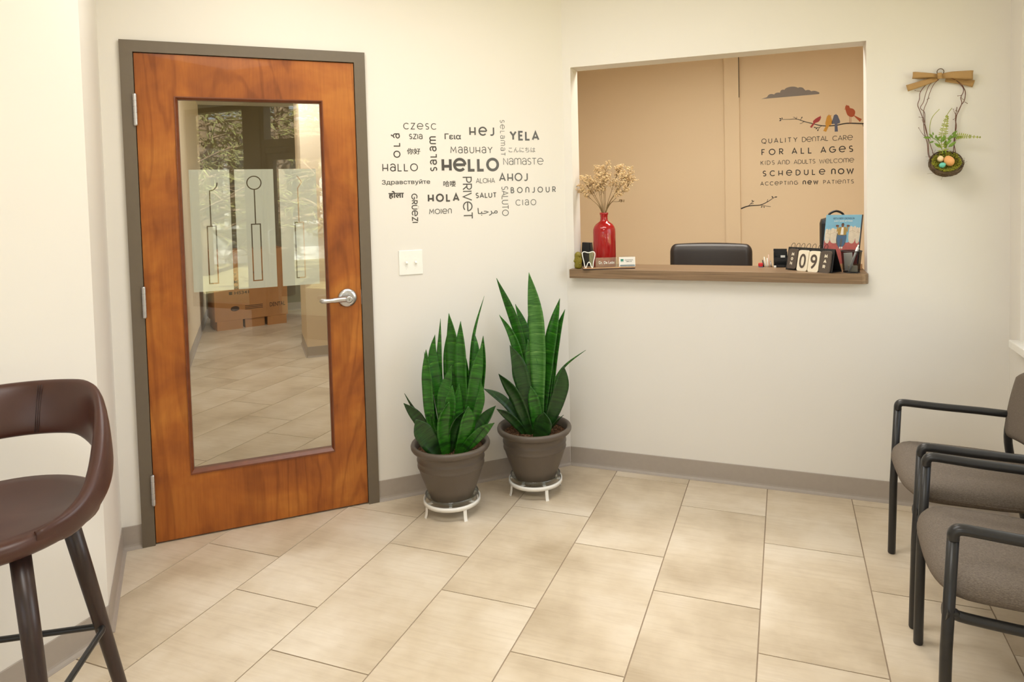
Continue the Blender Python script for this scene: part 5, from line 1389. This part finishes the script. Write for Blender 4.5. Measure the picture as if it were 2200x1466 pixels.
# ------------------------------------------------------------------ hallway carton seen through the door glass
def carton():
    c = w1(-1.60, 5.34); rz = A1 + .22
    t = thing('cardboard_box', 'large brown cardboard box on the hall floor behind the door glass', 'box', (c.x, c.y, 0), rz)
    W_, H, D = .82, .92, .42
    mb = MB(); mb.box(-W_/2, W_/2, 0, D, .105, H); obj('body', mb, 'cardboard', t, bevel=.004)
    mb = MB(); mb.box(-W_/2+.02, -W_/2+.30, 0, D, 0, .105); mb.box(W_/2-.24, W_/2-.02, 0, D, 0, .105); mb.box(-W_/2+.33, W_/2-.27, .02, D, 0, .105); obj('pallet', mb, 'cardboard', t)
    x = -W_/2+.16
    for txt, x0, x1, z0, z1 in (('Dry Vacuum System', x, x+.47, .625, .665), ('MT10-M', x+.06, x+.26, .535, .57), ('MT12-M', x+.06, x+.26, .47, .505), ('HS341', x+.06, x+.22, .405, .44), ('DENTAL', .20, .38, .22, .27)):
        obj('lettering', type_mesh(txt, x0, x1, z0, z1, -.0005, .012), 'boxink', t, recalc=False)
    mb = MB()
    for zz, full in ((.535, 0), (.47, 0), (.405, 1)):
        if full: mb.box(x, x+.035, -.0012, -.0004, zz, zz+.035)
        else: mb.ribbon([(x+.004, zz+.004), (x+.031, zz+.004), (x+.031, zz+.031), (x+.004, zz+.031)], .006, -.0004, .0008, 0, None, True)
    for k in range(3): mb.box(-.08, .12, -.0012, -.0004, .22+k*.018, .228+k*.018)
    mb.ell((x+.06, -.001, .24), (.05, .001, .03))
    obj('printed_marks', mb, 'boxink', t)
carton()

# ------------------------------------------------------------------ unseen ceiling lights, added to brighten the room and its upper walls
for i, (x, y, e) in enumerate(ADDED_CEIL_LIGHTS):
    t = thing('added_ceiling_light', 'unseen ceiling light added to brighten the waiting room and its upper walls', 'ceiling light', (x, y, CEIL), 0, 'added ceiling lights')
    mb = MB()
    for a in ((-.63, .63, -.33, -.29), (-.63, .63, .29, .33), (-.63, -.59, -.29, .29), (.59, .63, -.29, .29)): mb.box(a[0], a[1], a[2], a[3], -.008, 0)
    obj('frame', mb, 'whitemetal', t)

# ------------------------------------------------------------------ outdoors, seen only as a reflection in the door glass
mb = MB(); mb.box(2.3, 40, -40, 25, -.35, -.15); struct(obj('lawn', mb, 'grass'))
mb = MB(); mb.box(-30, 2.3, -40, -6.8, -.35, -.15); struct(obj('lawn_front', mb, 'grass'))
def house():
    t = thing('neighbouring_building', 'white sided building across the lawn, reflected in the door glass', 'building', (9.6, -13.2, -.15), -.80)
    mb = MB(); mb.box(0, 8, -7, 7, 0, 3.0); mb.box(-.05, 0, -7, 7, 2.85, 3.05, 1); mb.box(-.05, 0, -7, 7, 0, .35, 1); obj('wall', mb, ['greysiding', 'siding'], t)
    mb = MB(); mb.prism([(-.5, 3.02), (8.5, 3.02), (4, 4.2)], -7.4, 7.4); obj('roof', mb, 'bark', t)
    for y in (-5, -2.6, -.2, 2.2, 4.6):
        m2 = MB(); m2.box(-.05, -.01, y-.85, y+.85, 1.0, 2.9); w_ = obj('window', m2, 'pane_dark', t)
        m3 = MB()
        for a in ((-.95, -.78, .9, 3.0), (.78, .95, .9, 3.0), (-.78, .78, 2.85, 3.0), (-.78, .78, .9, 1.05), (-.06, .06, 1.05, 2.85)): m3.box(-.1, -.02, y+a[0], y+a[1], a[2], a[3])
        obj('window_frame', m3, 'siding', w_)
house()
def tree(loc, h, seed, label):
    rg = random.Random(seed); t = thing('evergreen_tree', label, 'tree', loc)
    mb = MB(); mb.tube([(0, 0, 0), (.05, .03, h*.5), (0, 0, h)], [.17, .12, .03], 10)
    nb = MB()
    for k in range(64):
        z = h*(.16+(.8*k/64)); a = k*2.4+rg.uniform(-.3, .3); l_ = (h*.30)*(1-.75*k/64)*rg.uniform(.8, 1.15)
        d = Vector((math.cos(a), math.sin(a), .05)); P = smooth([Vector((0, 0, z)), Vector((0, 0, z))+d*l_*.5+Vector((0, 0, .08)), Vector((0, 0, z))+d*l_+Vector((0, 0, -.25))], 5)
        mb.tube(P, [.03*(1-i/len(P))+.006 for i in range(len(P))], 5)
        for j in range(14):
            i = rg.randint(3, len(P)-1); p = P[i]; s = Vector((rg.uniform(-1, 1), rg.uniform(-1, 1), rg.uniform(-.5, .3))).normalized()*rg.uniform(.25, .6)
            mb.tube([p, p+s*.5+Vector((0, 0, .03)), p+s], [.008, .006, .003], 4, cap=False)
            for q in range(11):
                c = p+s*rg.uniform(.3, 1.05); v = (s.normalized()+Vector((rg.uniform(-1, 1), rg.uniform(-1, 1), rg.uniform(-.6, .8)))).normalized()*rg.uniform(.10, .2); n = v.orthogonal().normalized()*.012
                nb.bm.faces.new([nb.bm.verts.new(x) for x in (c-n, c+n, c+v)])
    obj('trunk', mb, 'bark', t); o = obj('foliage', nb, 'needle', t, recalc=False); o['kind'] = 'stuff'
tree((5.4, -7.4, -.15), 6.5, 3, 'evergreen tree with a tall crown, reflected high in the door glass')
tree((7.3, -11.6, -.15), 7.2, 8, 'farther evergreen tree on the lawn, reflected in the door glass')
